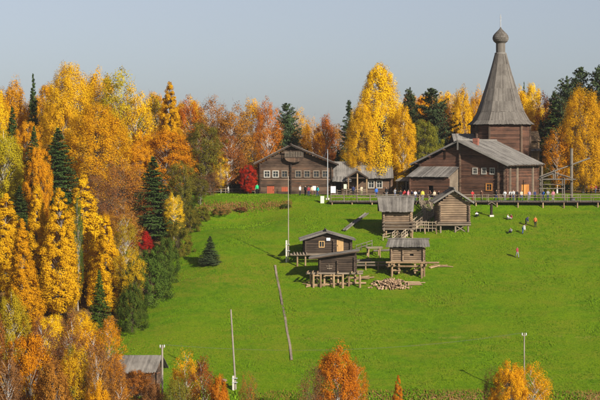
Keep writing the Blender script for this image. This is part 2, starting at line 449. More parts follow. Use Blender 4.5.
for x in (xl, xm, xr):
    mb = MB(); log_ends(mb, (x, 0), (0, -1), .13, zE + (2.4 if x == xm else .2), .28, .42); mb.build('corner_log_ends', M['darkwood'], house, 'stuff')
mb = MB(); mb.box(xl + .25, xr - .2, -.24, -.14, hz(180.4), hz(179.2)); mb.build('sill_belt', M['log'], house)
for i, w in enumerate(wins): window(house, w, 0, wl_y, .8, .92, 'whiteframe' if i in (0, 1) else 'frame')
def door(parent, x0, x1, y, z0, z1, mat, name='door', n=4, handle=True):
    mb = MB()
    for k in range(n):
        a = x0 + (x1 - x0) * k / n; c = x0 + (x1 - x0) * (k + 1) / n
        mb.box(a + .01, c - .01, y - .05 - .012 * (k % 2), y + .02, z0, z1)
    o = mb.build(name, mat, parent)
    if handle:
        hb = MB(); hb.box(x1 - .18, x1 - .12, y - .12, y - .063, (z0 + z1) / 2 - .1, (z0 + z1) / 2 + .1); hb.build('handle', M['darkwood'], o)
    return o
door(house, hx(267) - ox, hx(274.3) - ox, -.05, hz(194) + .06, hz(186.2), M['red_door'])
door(house, hx(281.5) - ox, hx(288) - ox, -.05, hz(191.5), hz(187), M['red_door'], 'shutter', 3, False)
# gable roof
eLx, eLz = hx(254) - ox, hz(163.6); eRx, eRz = hx(338.5) - ox, hz(164.2); apz = hz(144.4)
y0r, y1r = -1.1, DEP + .8
for nm, ex, ez in (('roof', eLx, eLz), ('roof', eRx, eRz)):
    mb = MB(); board_plane(mb, (xm, y0r, apz), (xm, y1r, apz), (ex, y0r, ez), (ex, y1r, ez), .32, .07); mb.build(nm, M['grey'], house, 'stuff')
    mb = MB(); mb.beam((xm, y0r - .04, apz - .12), (ex, y0r - .04, ez - .12), .06, .26); mb.build('bargeboard', M['darkwood'], house)
    mb = MB(); mb.hexa([(xm, y0r + .1, apz - .12), (ex, y0r + .1, ez - .12), (ex, y1r, ez - .12), (xm, y1r, apz - .12), (xm, y0r + .1, apz - .02), (ex, y0r + .1, ez - .02), (ex, y1r, ez - .02), (xm, y1r, apz - .02)]); mb.build('roof_light_block', M['darkwood'], house)  # dark sheet added below the boards to block light
mb = MB(); mb.cyl((xm, y0r - .35, apz + .1), (xm, y1r, apz + .1), .17, .15, 8); mb.build('ridge_log', M['darkwood'], house)
for f in (.35, .7):
    for ex, ez in ((eLx, eLz), (eRx, eRz)):
        mb = MB(); xx = xm + (ex - xm) * f; zz = apz + (ez - apz) * f - .28; mb.cyl((xx, y0r - .02, zz), (xx, .3, zz), .12, .12, 8); mb.build('purlin', M['darkwood'], house)
# balcony under the gable
bx0, bx1, zb, zt = hx(284.6) - ox, hx(303.5) - ox, hz(157.0), hz(151.4)
bal = MB(); bal.box(bx0, bx1, -.95, -.15, zb - .12, zb); bo = bal.build('balcony', M['darkwood'], house)
mb = MB(); k = 12
for i in range(k): 
    x = bx0 + .12 + (bx1 - bx0 - .24) * i / (k - 1); mb.box(x - .065, x + .065, -.93, -.87, zb + .004, zt - .004)
mb.build('baluster', M['frame'], bo, 'stuff')
mb = MB(); mb.box(bx0 - .05, bx1 + .05, -.97, -.83, zt, zt + .11); mb.build('handrail', M['darkwood'], bo)
mb = MB()   # curved boarded belly under the balcony
for i in range(14):
    t0 = -1 + 2 * i / 14; t1 = -1 + 2 * (i + 1) / 14; xa = (bx0 + bx1) / 2 + (bx1 - bx0) / 2 * t0; xb = (bx0 + bx1) / 2 + (bx1 - bx0) / 2 * t1
    ha = .78 * math.sqrt(max(0, 1 - t0 * t0)); hb_ = .78 * math.sqrt(max(0, 1 - t1 * t1))
    mb.hexa([(xa, -.9, zb - .13 - ha), (xb, -.9, zb - .13 - hb_), (xb, -.2, zb - .13 - hb_ * .6), (xa, -.2, zb - .13 - ha * .6), (xa, -.9, zb - .125), (xb, -.9, zb - .125), (xb, -.2, zb - .125), (xa, -.2, zb - .125)])
mb.build('curved_belly', M['log'], bo)
mb = MB()   # arched hood above
for i in range(12):
    a0 = math.pi * i / 12; a1 = math.pi * (i + 1) / 12; cx = (bx0 + bx1) / 2; rx = (bx1 - bx0) / 2 + .1; rz = 1.15; zc = zt - .05
    mb.beam((cx - rx * math.cos(a0), -.9, zc + rz * math.sin(a0)), (cx - rx * math.cos(a1), -.9, zc + rz * math.sin(a1)), .10, .16, up=(0, 1, 0))
mb.build('arched_hood', M['darkwood'], bo)

# ------------------------------------------------------------------ low annex house with porch
Ya = 290.5; sa = Ya / F
ax = lambda px: (px - 300) * sa
bza = T(ax(365), Ya) - .1
az = lambda py: EZ - (py - HZ) * sa - bza
oa = ax(363)
annex = empty('low_log_house', (oa, Ya, bza), 0, 'low log house with long grey roof, porch and white-framed windows', 'house')
x0, x1, xd0, xd1 = ax(334.2) - oa, ax(391) - oa, ax(335.5) - oa, ax(341.5) - oa
wz = az(184.3); ws = [ax(371.2) - oa, ax(379.3) - oa]
holes = [(w - .45 - x0, w + .45 - x0, wz - .6, wz + .6) for w in ws] + [(xd0 - x0, xd1 - x0, 0, az(182))]
mb = MB(); log_wall(mb, (x0, 0), (x1, 0), 0, az(178), .27, holes); mb.build('front_wall', M['log'], annex, 'stuff')
mb = MB(); log_wall(mb, (x0, 6), (x1, 6), 0, az(178), .27); mb.build('back_wall', M['log'], annex, 'stuff')
for x in (x0, x1):
    mb = MB(); log_wall(mb, (x, 0), (x, 6), .13, az(178), .27, (), (3, az(163.5) - .2), ext=.35); mb.build('side_wall', M['log'], annex, 'stuff')
mb = MB(); mb.box(x0 + .2, x1 - .2, .5, .55, 0, az(178)); mb.build('dark_backing', M['interior'], annex)  # backing sheet, room darkness painted as near-black
for w in ws: window(annex, w, 0, wz, .8, 1.08, 'whiteframe')
er0, er1 = ax(333.2) - oa, ax(393.4) - oa
rz_ = az(163); ez_ = EZ - (178.6 - HZ) * (Ya - 1.0) / F - bza
mb = MB(); board_plane(mb, (er0, 3, rz_), (er1, 3, rz_), (er0, -1.0, ez_), (er1, -1.0, ez_), .33, .07, .12); mb.build('roof', M['grey'], annex, 'stuff')
mb = MB(); board_plane(mb, (er0, 3, rz_ - .01), (er1, 3, rz_ - .01), (er0, 7.0, ez_), (er1, 7.0, ez_), .33, .07, .12); mb.build('roof', M['grey'], annex, 'stuff')
mb = MB(); mb.hexa([(er0 + .1, 3, rz_ - .12), (er1 - .1, 3, rz_ - .12), (er1 - .1, -.8, ez_ - .07), (er0 + .1, -.8, ez_ - .07), (er0 + .1, 3, rz_ - .03), (er1 - .1, 3, rz_ - .03), (er1 - .1, -.8, ez_ - .01), (er0 + .1, -.8, ez_ - .01)]); mb.build('roof_light_block', M['darkwood'], annex)  # added dark sheet, keeps light from passing between the boards
mb = MB(); mb.cyl((er0 - .1, 3, rz_ + .1), (er1 + .1, 3, rz_ + .1), .14, .14, 8); mb.build('ridge_log', M['grey'], annex)
mb = MB(); board_plane(mb, (er0 - .1, -.8, az(176.8)), (ax(352) - oa, -.8, az(176.8)), (er0 - .2, -2.2, az(181.6)), (ax(351) - oa, -2.2, az(181.6)), .3, .06); mb.build('lean_to_roof', M['grey'], annex, 'stuff')
# porch gable
pa, pl, pr = ax(356.4) - oa, ax(346) - oa, ax(367.6) - oa
por = MB()
for ex in (pl, pr):
    board_plane(por, (pa, -2.9, az(170.2) ), (pa, .1, az(170.2)), (ex, -2.9, az(177.2)), (ex, .1, az(177.2)), .3, .07)
po = por.build('porch_roof', M['grey'], annex, 'stuff')
mb = MB()
for ex in (pl, pr): mb.beam((pa, -2.96, az(170.9)), (ex, -2.96, az(177.9)), .07, .24)
mb.build('bargeboard', M['darkwood'], po)
mb = MB(); mb.beam((pl + .4, -2.7, az(177.6)), (pr - .4, -2.7, az(177.6)), .18, .2); mb.build('tie_beam', M['darkwood'], po)
for px in (347.8, 356.8, 366): log('porch_post', (ax(px) - oa, -2.7, -.1), (ax(px) - oa, -2.7, az(177.4 if px != 356.8 else 172.5)), .13, M['stilt'], annex)
mb = MB(); mb.box(pl + .3, pr - .3, -2.8, -.2, .05, .22); mb.build('porch_floor', M['grey'], annex)
for z in (.75, 1.15):
    for a_, c_ in ((347.8, 356.4), (357.2, 366)):
        board('porch_rail', (ax(a_) - oa, -2.7, z), (ax(c_) - oa, -2.7, z), .08, .12, M['rail'], annex)

# ------------------------------------------------------------------ large gabled log barn-house (front right)
TH = R(27)
Yc = 281.6
cr = Vector(((505 - 300) / F * Yc, Yc, 0))
Wg, Lg = 15.3, 16.4
org = cr + Vector((-Wg * math.cos(TH), Wg * math.sin(TH), 0))
bzb = T(cr.x, Yc) - .15
barn = empty('gabled_log_house', (org.x, org.y, bzb), -TH, 'big dark log house with wide grey gable roof in front of the tented church', 'house')
bh = lambda py, Y: EZ - (py - HZ) / F * Y - bzb
zT = bh(165.2, Yc); zA = bh(142, 284.5); sA = 7.35; slope = (zA + .25 - zT) / (Wg + 1.05 - sA); zE = zT + slope * 1.05 - .22
def on_front(px):     # local x on the front wall seen at px
    # solve x on the line org + s*(cos, -sin)
    k = (px - 300) / F
    s = (k * org.y - org.x) / (math.cos(TH) + k * math.sin(TH)); return s
def on_side(px):
    k = (px - 300) / F; q = org + Vector((Wg * math.cos(TH), -Wg * math.sin(TH), 0))
    return (k * q.y - q.x) / (math.sin(TH) - k * math.cos(TH))
bw = [on_front(p) for p in (475.3, 484.2, 492.6)]; bwz = bh(171, 283)
holes = [(w - .36, w + .36, bwz - .46, bwz + .46) for w in bw]
ow = on_front(489.3); owz = bh(187, 283); holes.append((ow - .5, ow + .5, owz - .55, owz + .5))
mb = MB(); log_wall(mb, (0, 0), (Wg, 0), 0, zE, .29, holes, (sA, zA - .2), ext=.35); mb.build('front_wall', M['log_red'], barn, 'stuff')
mb = MB(); log_wall(mb, (0, 0), (0, Lg), .14, zE, .29, (), ext=.35); mb.build('side_wall', M['log_red'], barn, 'stuff')
ds0 = on_side(521.0); ds1 = on_side(528.3)
mb = MB(); log_wall(mb, (Wg, 0), (Wg, Lg), .14, zE, .29, [(ds0, ds1, 0, 2.25)], ext=.35); mb.build('side_wall', M['log_red'], barn, 'stuff')
mb = MB(); log_wall(mb, (0, Lg), (Wg, Lg), 0, zE, .29, (), (sA, zA - .2)); mb.build('back_wall', M['log_red'], barn, 'stuff')
mb = MB(); mb.box(.3, Wg - .3, .4, .45, 0, zE); mb.box(Wg - .5, Wg - .45, .5, Lg - .3, 0, zE); mb.build('dark_backing', M['interior'], barn)  # added backing sheets with the unlit inside painted on
for w in bw: window(barn, w, 0, bwz, .62, .82, 'whiteframe')
o = window(barn, ow, 0, owz, .85, .95, 'orange_door')
# vertical corner posts and pilasters
for s in (0.0, sA, Wg - 1.1, Wg):
    mb = MB(); log_ends(mb, (s, 0), (0, -1), .14, zE + (2.9 if s == sA else .1), .29, .45); mb.build('corner_log_ends', M['log'], barn, 'stuff')
for px in (508.6, 515.8, 531.3, 540.4):
    s = on_side(px); mb = MB(); mb.box(Wg + .14, Wg + .40, s - .17, s + .17, 0, zE - .05); mb.build('wall_post', M['rail'], barn)
mb = MB(); n = 4
for k in range(n):
    a = ds0 + (ds1 - ds0) * k / n; c = ds0 + (ds1 - ds0) * (k + 1) / n; mb.box(Wg + .02, Wg + .12 + .012 * (k % 2), a + .01, c - .01, .05, 2.25)
dd = mb.build('door', M['orange_door'], barn)
mb = MB(); mb.box(Wg + .14, Wg + .2, ds0 + .2, ds0 + .3, 1.0, 1.25); mb.build('handle', M['darkwood'], dd)
yr0, yr1 = -1.25, Lg + .9
apz = zA + .25
for sgn, ex in ((-1, -1.5), (1, Wg + 1.05)):
    ez = apz - abs(ex - sA) * slope
    mb = MB(); board_plane(mb, (sA, yr0, apz), (sA, yr1, apz), (ex, yr0, ez), (ex, yr1, ez), .30, .08, .14); mb.build('roof', M['grey'], barn, 'stuff')
    mb = MB(); mb.hexa([(sA, yr0 + .1, apz - .14), (ex, yr0 + .1, ez - .14), (ex, yr1, ez - .14), (sA, yr1, apz - .14), (sA, yr0 + .1, apz - .02), (ex, yr0 + .1, ez - .02), (ex, yr1, ez - .02), (sA, yr1, apz - .02)]); mb.build('roof_light_block', M['darkwood'], barn)  # dark light-blocking sheet added beneath the roof boards
    mb = MB(); mb.beam((sA, yr0 - .05, apz - .05), (ex, yr0 - .05, ez - .05), .08, .3); mb.build('bargeboard', M['grey'], barn)
    mb = MB()
    for i in range(14):
        y = yr0 + .4 + (yr1 - yr0 - .8) * i / 13; xx = ex - sgn * .15; mb.cyl((xx - sgn * 1.2, y, ez + .35), (xx, y, ez - .26), .09, .09, 6)
    mb.build('eave_bracket', M['darkwood'], barn, 'stuff')
mb = MB(); mb.cyl((sA, yr0 - .4, apz + .12), (sA, yr1, apz + .12), .18, .16, 8); mb.build('ridge_log', M['grey'], barn)
mb = MB(); mb.beam((sA, yr0 - .12, apz - .2), (sA, yr0 - .12, apz - 1.6), .22, .12, up=(0, 1, 0)); mb.build('gable_pendant', M['grey'], barn)
for f in (.3, .6, .88):
    for ex in (-1.5, Wg + 1.05):
        xx = sA + (ex - sA) * f; zz = apz - abs(xx - sA) * slope - .3; mb = MB(); mb.cyl((xx, yr0, zz), (xx, .3, zz), .13, .13, 8); mb.build('purlin', M['log_red'], barn)
# chimney on the far slope
chx = on_front(484.5) - .6
mb = MB()
zc0 = apz - abs(8.6 - sA) * slope
for k in range(7):
    e = .04 if k >= 5 else 0
    mb.box(8.9 - .42 - e, 8.9 + .42 + e, 3.2 - .38 - e, 3.2 + .38 + e, zc0 - .9 + k * .27, zc0 - .9 + k * .27 + .262)
mb.build('chimney', M['brick'], barn)
# covered entrance with pent roof against the left half of the front
pd = 4.6; px0 = -.2; px1 = sA - .35
zt_, zb_ = bh(167.0, 286), bh(177.3, 281.5)
mb = MB(); board_plane(mb, (px0, -.2, zt_), (px1 + .2, -.2, zt_), (px0 - .3, -pd - .5, zb_), (px1 + .2, -pd - .5, zb_), .30, .07, .1); mb.build('entrance_roof', M['grey'], barn, 'stuff')
mb = MB(); log_wall(mb, (px0 + .3, -pd), (px1 - .1, -pd), 0, zb_ - .1, .27, [(3.3, 4.2, 0, 2.0)]); mb.build('entrance_wall', M['log_red'], barn, 'stuff')
mb = MB(); log_wall(mb, (px0 + .3, -pd), (px0 + .3, 0), .13, zb_ - .1, .27); mb.build('entrance_wall', M['log_red'], barn, 'stuff')
mb = MB()
k = 20
for i in range(k):
    ya = -pd + (pd - .2) * i / k; yb = ya + (pd - .2) / k - .012; f0 = (ya + pd) / pd; zz = zb_ - .12 + (zt_ - zb_) * (f0 * pd + .4) / (pd + .5)
    mb.box(px1 - .02, px1 + .05 + .015 * (i % 2), ya, yb, 0, zz)
mb.build('plank_side', M['rail'], barn, 'stuff')
mb = MB(); mb.box(px0 + .6, px1 - .4, -pd + .4, -pd + .45, 0, zb_ - .3); mb.build('dark_backing', M['interior'], barn)  # backing sheet coloured near-black for the shaded entrance
# lean-to on the far left side
lz1, lz0 = bh(163.4, 289), bh(176.4, 290)
mb = MB(); board_plane(mb, (-.9, 1, lz1), (-.9, 8.5, lz1), (-4.6, 1, lz0), (-4.6, 8.5, lz0), .3, .07, .1); mb.build('lean_to_roof', M['grey'], barn, 'stuff')
mb = MB(); log_wall(mb, (-4.0, 2.2), (-.4, 2.2), 0, lz0 - .1, .27, [(1.3, 2.3, 0, 2.1)]); mb.build('lean_to_wall', M['log_red'], barn, 'stuff')
mb = MB(); log_wall(mb, (-4.0, 2.2), (-4.0, 8.2), .13, lz0 - .1, .27); mb.build('lean_to_wall', M['log_red'], barn, 'stuff')
mb = MB(); board_plane(mb, (-4.3, 1.9, lz0 - .05), (-.5, 1.9, lz0 - .05), (-4.5, -.6, lz0 - .85), (-.6, -.6, lz0 - .85), .3, .06, .08); mb.build('porch_roof', M['grey'], barn, 'stuff')
for x in (-4.2, -2.5, -.9): log('porch_post', (x, -.4, -.1), (x, -.4, lz0 - .85), .11, M['rail'], barn)

# ------------------------------------------------------------------ wooden church with tent roof
Yt = 311.0; st = Yt / F
cx = (500.6 - 300) * st; bzt = T(cx, Yt) - .1
tz = lambda py: EZ - (py - HZ) * st - bzt
church = empty('wooden_church', (cx, Yt, bzt), R(3), 'dark timber church with tall grey tent roof, onion dome and cross', 'church')
hw, hf = 26.0 * st, 15.6 * st
def octo(hw_, hf_): return [(hf_, -hw_), (hw_, -hf_), (hw_, hf_), (hf_, hw_), (-hf_, hw_), (-hw_, hf_), (-hw_, -hf_), (-hf_, -hw_)]
P8 = octo(hw, hf)
ztop = tz(123.5)
for i in range(8):
    a, c = P8[i], P8[(i + 1) % 8]
    mb = MB(); log_wall(mb, a, c, (0 if i % 2 else .14), ztop, .29, (), ext=.18); mb.build('tower_wall', M['log_red'], church, 'stuff')
    d = Vector((a[0], a[1])).normalized()
    mb = MB(); q = (a[0] + d.x * .12, a[1] + d.y * .12); mb.cyl((q[0], q[1], 0), (q[0], q[1], ztop), .24, .24, 8); mb.build('corner_post', M['log'], church)
def tier(h0, z0, h1, z1, w, th=.06, jag=.0):
    r = hf / hw; A = octo(h1, h1 * r); B = octo(h0, h0 * r)
    mb = MB()
    for i in range(8):
        j = (i + 1) % 8
        board_plane(mb, (*A[i], z1), (*A[j], z1), (*B[i], z0), (*B[j], z0), w, th, jag)
    return mb
def core(h0, z0, h1, z1):
    r = hf / hw; A = octo(h1, h1 * r); B = octo(h0, h0 * r); mb = MB()
    for i in range(8): j = (i + 1) % 8; mb.poly([(*B[i], z0), (*B[j], z0), (*A[j], z1), (*A[i], z1)])
    return mb
prof = [(30.4, 124.8), (26.0, 120.8), (21.6, 112.4), (18.2, 101.5), (14.4, 89.0), (10.7, 76.0), (7.7, 64.5), (5.2, 54.3)]
for k in range(len(prof) - 1):
    (h0, p0_), (h1, p1_) = prof[k], prof[k + 1]
    tier(h0 * st + .03 * (k < 3), tz(p0_), h1 * st, tz(p1_) + .02, .26, .05, .10 if k < 3 else .03).build('tent_roof' if k > 1 else 'roof_skirt', M['shingle'], church, 'stuff')
    core(h0 * st - .08, tz(p0_), h1 * st - .08, tz(p1_)).build('roof_core', M['darkwood'], church)
mb = MB()
r = hf / hw; A = octo(29.6 * st, 29.6 * st * r); B = octo(hw - .1, (hw - .1) * r)
for i in range(8):
    j = (i + 1) % 8; mb.poly([(*A[j], tz(124.9)), (*A[i], tz(124.9)), (*B[i], tz(124.2)), (*B[j], tz(124.2))])
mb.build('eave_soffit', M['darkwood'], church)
mb = MB(); mb.lathe([(4.7 * st, tz(54.5)), (4.7 * st, tz(43))], 16); mb.build('drum', M['shingle'], church)
mb = MB(); mb.lathe([(4.7 * st, tz(54.4)), (6.0 * st, tz(54.2)), (6.0 * st, tz(53)), (4.8 * st, tz(52.4))], 16); mb.build('drum_band', M['grey'], church)
on = [(4.6, 43.2), (5.4, 42.6), (7.0, 41.2), (7.8, 39.4), (8.0, 37.6), (7.5, 35.8), (6.3, 34.0), (4.6, 32.2), (2.9, 30.6), (1.5, 29.2), (.6, 27.8), (.25, 26.5)]
mb = MB()
for j in range(len(on) - 1):     # overlapping rows of shingles
    (r0, q0), (r1, q1) = on[j], on[j + 1]; nn = 22
    for i in range(nn):
        for half in (0,):
            t0 = 2 * math.pi * (i + .5 * (j % 2) + .02) / nn; t1 = 2 * math.pi * (i + .5 * (j % 2) + .98) / nn
            e = .035
            mb.poly([((r0 * st + e) * math.cos(t0), (r0 * st + e) * math.sin(t0), tz(q0)), ((r0 * st + e) * math.cos(t1), (r0 * st + e) * math.sin(t1), tz(q0)), (r1 * st * math.cos(t1), r1 * st * math.sin(t1), tz(q1)), (r1 * st * math.cos(t0), r1 * st * math.sin(t0), tz(q1))])
dome = mb.build('onion_dome', M['shingle'], church, 'stuff')
mb = MB(); mb.lathe([(max(.02, r0 * st - .03), tz(q)) for r0, q in on], 22); mb.build('dome_core', M['darkwood'], church)
mb = MB(); mb.cyl((0, 0, tz(29)), (0, 0, tz(14.3)), .10, .055, 8)
ca = R(68)
def bar(z, hl, tilt=0): 
    dx, dy = math.cos(ca) * hl, math.sin(ca) * hl
    mb.beam((-dx, -dy, z - tilt), (dx, dy, z + tilt), .09, .09)
bar(tz(17.6), .75); bar(tz(16.2), .4); bar(tz(20.6), .45, .18)
mb.build('cross', M['metal'], church)
# nave / refectory roofs low around the tower
def block(nm, x0, x1, y0, y1, ze, za, alongx=True, wall='log_red', roof='grey'):
    mb = MB(); ym = (y0 + y1) / 2; xm_ = (x0 + x1) / 2
    log_wall(mb, (x0, y0), (x1, y0), 0, ze, .29, (), None if alongx else ((x1 - x0) / 2, za - .15))
    log_wall(mb, (x1, y0), (x1, y1), .14, ze, .29, (), ((y1 - y0) / 2, za - .15) if alongx else None)
    log_wall(mb, (x1, y1), (x0, y1), 0, ze, .29); log_wall(mb, (x0, y1), (x0, y0), .14, ze, .29, (), ((y1 - y0) / 2, za - .15) if alongx else None)
    mb.build(nm + '_wall', M[wall], church, 'stuff')
    mb = MB()
    if alongx:
        for ye in (y0 - .6, y1 + .6): board_plane(mb, (x0 - .5, ym, za), (x1 + .5, ym, za), (x0 - .5, ye, ze - .1), (x1 + .5, ye, ze - .1), .3, .07, .1)
    else:
        for xe in (x0 - .6, x1 + .6): board_plane(mb, (xm_, y0 - .5, za), (xm_, y1 + .5, za), (xe, y0 - .5, ze - .1), (xe, y1 + .5, ze - .1), .3, .07, .1)
    mb.build(nm + '_roof', M[roof], church, 'stuff')
block('refectory', -8.6, -5.2, -3.6, 3.6, tz(146), tz(134), True)
block('apse', 5.15, 6.5, -2.2, 2.2, tz(141), tz(131.5), True, 'stilt', 'stilt')
mb = MB(); board_plane(mb, (5.2, -1.9, tz(148.3)), (6.9, -1.9, tz(148.3)), (5.0, -3.6, tz(151)), (7.0, -3.6, tz(151)), .3, .06); mb.build('apse_lean_to_roof', M['grey'], church, 'stuff')
# ------------------------------------------------------------------ boardwalk along the brow of the hill
Zd = -.35
bx0, bx1, by0, by1 = (329 - 300) / F * 277, 62.0, 276.0, 278.2
bwk = empty('boardwalk', (bx0, by0, Zd), 0, 'long weathered plank boardwalk with post-and-rail fence along the hill brow', 'boardwalk')
mb = MB(); n = int((bx1 - bx0) / .24)
for i in range(n):
    x = i * .24; mb.box(x + .006, x + .234, random.uniform(-.04, .04), by1 - by0 + random.uniform(-.04, .04), -.06, random.uniform(-.008, .008))
mb.build('deck_planks', M['grey'], bwk, 'stuff')
for y in (.12, by1 - by0 - .12):
    board('bearer', (0, y, -.17), (bx1 - bx0, y, -.17), .16, .2, M['darkwood'], bwk)
for k, px in enumerate([332, 352, 372, 394, 416, 438, 456, 476, 497, 518, 543, 564, 577.5, 598, 622, 645]):
    x = (px - 300) / F * by0 - bx0
    for y in (.12, by1 - by0 - .12):
        zt = T(x + bx0, by0 + y) - Zd
        log('stilt', (x, y, min(zt, -.3) - .15), (x, y, -.28), .12, M['stilt'], bwk, 6)
xs = np.arange(0, bx1 - bx0, 2.15)
for y, r0 in ((-.02, 0), (by1 - by0 + .02, 1)):
    for k, x in enumerate(xs):
        log('rail_post', (x + .3, y, -.2), (x + .3, y, 1.08 + random.uniform(-.04, .06)), .055, M['rail'], bwk, 6)
        if k < len(xs) - 1:
            for z in (.55, .98):
                log('rail', (x + .25, y - .04, z + random.uniform(-.02, .02)), (x + 2.5, y - .04, z + random.uniform(-.02, .02)), .04, M['rail'], bwk, 6)

# ------------------------------------------------------------------ raised granaries on the slope
def T_local(e, x, y):
    c, s = math.cos(e.rotation_euler.z), math.sin(e.rotation_euler.z)
    X = e.location.x + c * x - s * y; Y = e.location.y + s * x + c * y
    return T(X, Y) - e.location.z
def crib(e, x0, x1, y0, y1, z0, z1, d, mat, holes=(), apex=None, ext=.28):
    """walls as single logs, each an object; apex=(x, z) makes front and back gables"""
    z = z0 + d / 2; top = apex[1] if apex else z1
    while z < top - .3 * d:
        for y in (y0, y1):
            if z <= z1: a, c = x0 - ext, x1 + ext
            else:
                k = (z - z1) / (apex[1] - z1); a = x0 + (apex[0] - x0) * k; c = x1 - (x1 - apex[0]) * k
            spans = [(a, c)]
            if y == y0:
                for (h0, h1, g0, g1) in holes:
                    if g0 < z < g1:
                        ns = []
                        for q0, q1 in spans:
                            if h1 <= q0 or h0 >= q1: ns.append((q0, q1))
                            else:
                                if h0 > q0: ns.append((q0, h0))
                                if h1 < q1: ns.append((h1, q1))
                        spans = ns
            for q0, q1 in spans:
                if q1 - q0 > .1: log('log', (q0, y, z), (q1, y, z), d / 2 * random.uniform(.96, 1.06), mat, e)
        if z < z1:
            for x in (x0, x1):
                log('log', (x, y0 - ext, z + d / 2), (x, y1 + ext, z + d / 2), d / 2 * random.uniform(.96, 1.06), mat, e)
        z += d * .93
    mb = MB(); mb.box(x0 + .12, x1 - .12, y0 + .16, y1 - .16, z0 + .05, z1 - .05); mb.build('dark_filler_box', M['interior'], e)  # added filler box, the unlit inside put into its near-black colour
def roof_boards(e, a0, a1, b0, b1, mat, w=.3, th=.06):
    a0, a1, b0, b1 = map(Vector, (a0, a1, b0, b1)); n = max(2, int((a1 - a0).length / w))
    nrm = (a1 - a0).cross(b0 - a0).normalized(); nrm = -nrm if nrm.z < 0 else nrm
    for i in range(n):
        t = (i + .5) / n; wd = (a1 - a0).length / n * .97
        p, q = a0.lerp(a1, t), b0.lerp(b1, t); q = q + (q - p).normalized() * random.uniform(-.1, .12); off = nrm * random.uniform(.0, .05)
        board('roof_board', p + off, q + off, wd, th, mat, e, up=nrm)
    return nrm
def stilts(e, pts, z, r=.15, mat='stilt'):
    for x, y in pts:
        g = T_local(e, x, y) - .25
        if z - g > .1: log('stilt', (x, y, g), (x, y, z), r, M[mat], e)
def gdim(px, py):
    p = G(px, py); return p, p.y / F
def zloc(e, py, Y): return EZ - (py - HZ) / F * Y - e.location.z

def rail_run(e, pts, h=1.0, every=1.1, mat='rail', rails=(.5, .95), pw=.06):
    """posts and rails along ground points in e's local space"""
    for a, c in zip(pts[:-1], pts[1:]):
        a = Vector(a); c = Vector(c); n = max(1, int((c - a).length / every))
        for i in range(n + 1):
            q = a.lerp(c, i / n); log('rail_post', q - Vector((0, 0, .5)), q + Vector((0, 0, h + random.uniform(-.05, .08))), pw, M[mat], e, 6)
        for r_ in rails: log('rail', a + Vector((0, 0, r_)), c + Vector((0, 0, r_)), pw * .85, M[mat], e, 6)
# A: grey board roof facing the meadow
p, s = gdim(397, 237); gA = empty('granary', p, R(-2), 'raised granary with broad grey plank roof facing the meadow below the boardwalk', 'granary', 'log granaries on the slope')
e = gA; Y0 = p.y; X = lambda px: (px - 397) * s; Z = lambda py, dy=0: zloc(e, py, Y0 + dy)
xa, xb = X(384), X(411); d = .24
zf = Z(229.5); zw = Z(211.5)
crib(e, xa, xb, 0, 3.6, zf, zw, .33, M['log_obj'])
for f in (0, 1): # end gables
    x = (xa, xb)[f]; z = zw + .1; top = Z(199, 1.8)
    while z < top:
        k = (z - zw) / (top - zw); log('log', (x, 0 + 1.8 * k - .1, z), (x, 3.6 - 1.8 * k + .1, z), d / 2, M['log_obj'], e); z += d * .93
roof_boards(e, (X(377.3), 1.8, Z(197.4, 1.8)), (X(415), 1.8, Z(197.4, 1.8)), (X(379.5), -1.0, Z(212, -1)), (X(413), -1.0, Z(212, -1)), M['grey_obj'], .33)
roof_boards(e, (X(377.3), 1.82, Z(197.6, 1.8)), (X(415), 1.82, Z(197.6, 1.8)), (X(378), 4.5, Z(212, -1)), (X(414), 4.5, Z(212, -1)), M['grey_obj'], .33)
log('ridge_log', (X(376.5), 1.8, Z(197.2, 1.8) + .1), (X(415.5), 1.8, Z(197.2, 1.8) + .1), .13, M['grey_obj'], e)
for py in (222.8, 226, 229.2): log('gallery_log', (X(382.5), -.75, Z(py, -.75)), (X(415), -.75, Z(py, -.75)), .13, M['rail'], e)
for px in (384, 413): log('gallery_post', (X(px), -.62, Z(230)), (X(px), -.62, Z(221.5)), .08, M['rail'], e)
for x in (xa, xb): log('floor_log', (x, -.9, zf - .1), (x, 4.0, zf - .1), .14, M['rail'], e)
stilts(e, [(xa, .1), (xb, .1), (X(397), .1), (xa, 3.4), (xb, 3.4), (X(386), -.6), (X(412), -.6)], zf - .18)

# B: gable end to the meadow
p, s = gdim(454, 232); gB = empty('granary', p, R(3), 'raised granary with pale log gable end beside the wooden stairs', 'granary', 'log granaries on the slope')
e = gB; Y0 = p.y; X = lambda px: (px - 454) * s; Z = lambda py, dy=0: zloc(e, py, Y0 + dy)
xa, xb = X(439.5), X(468.5); zf = Z(224); zw = Z(203); ap = X(453.5)
crib(e, xa, xb, 0, 4.2, zf, zw, .38, M['log_obj'], (), (ap, Z(190.8)))
for x in (X(432.5), X(473.5)):
    zz = Z(202.4, -.9); roof_boards(e, (ap, -.9, Z(189.3, -.9)), (ap, 4.9, Z(189.3, -.9)), (x, -.9, zz), (x, 4.9, zz), M['grey_obj'], .33)
    board('bargeboard', (ap, -.96, Z(190, -.9)), (x, -.96, Z(203.0, -.9)), .06, .26, M['grey_obj'], e)
log('ridge_log', (ap, -1.2, Z(188.8, -.9) + .1), (ap, 5, Z(188.8, -.9) + .1), .14, M['grey_obj'], e)
for x in (xa, xb):
    for k in range(10):
        z = zf + .13 + k * .3; log('log_end', (x, -.42, z), (x, -.12, z), .14, M['log_dark'], e)
log('floor_log', (xa - .7, -.5, zf - .12), (xb + .3, -.5, zf - .12), .15, M['rail'], e)
log('floor_log', (xa - .4, -.55, zf + .2), (xb + .3, -.55, zf + .2), .13, M['rail'], e)
stilts(e, [(xa + .1, -.3), (X(455), -.3), (xb - .1, -.3), (xa, 4), (xb, 4)], zf - .2, .15, 'rail')
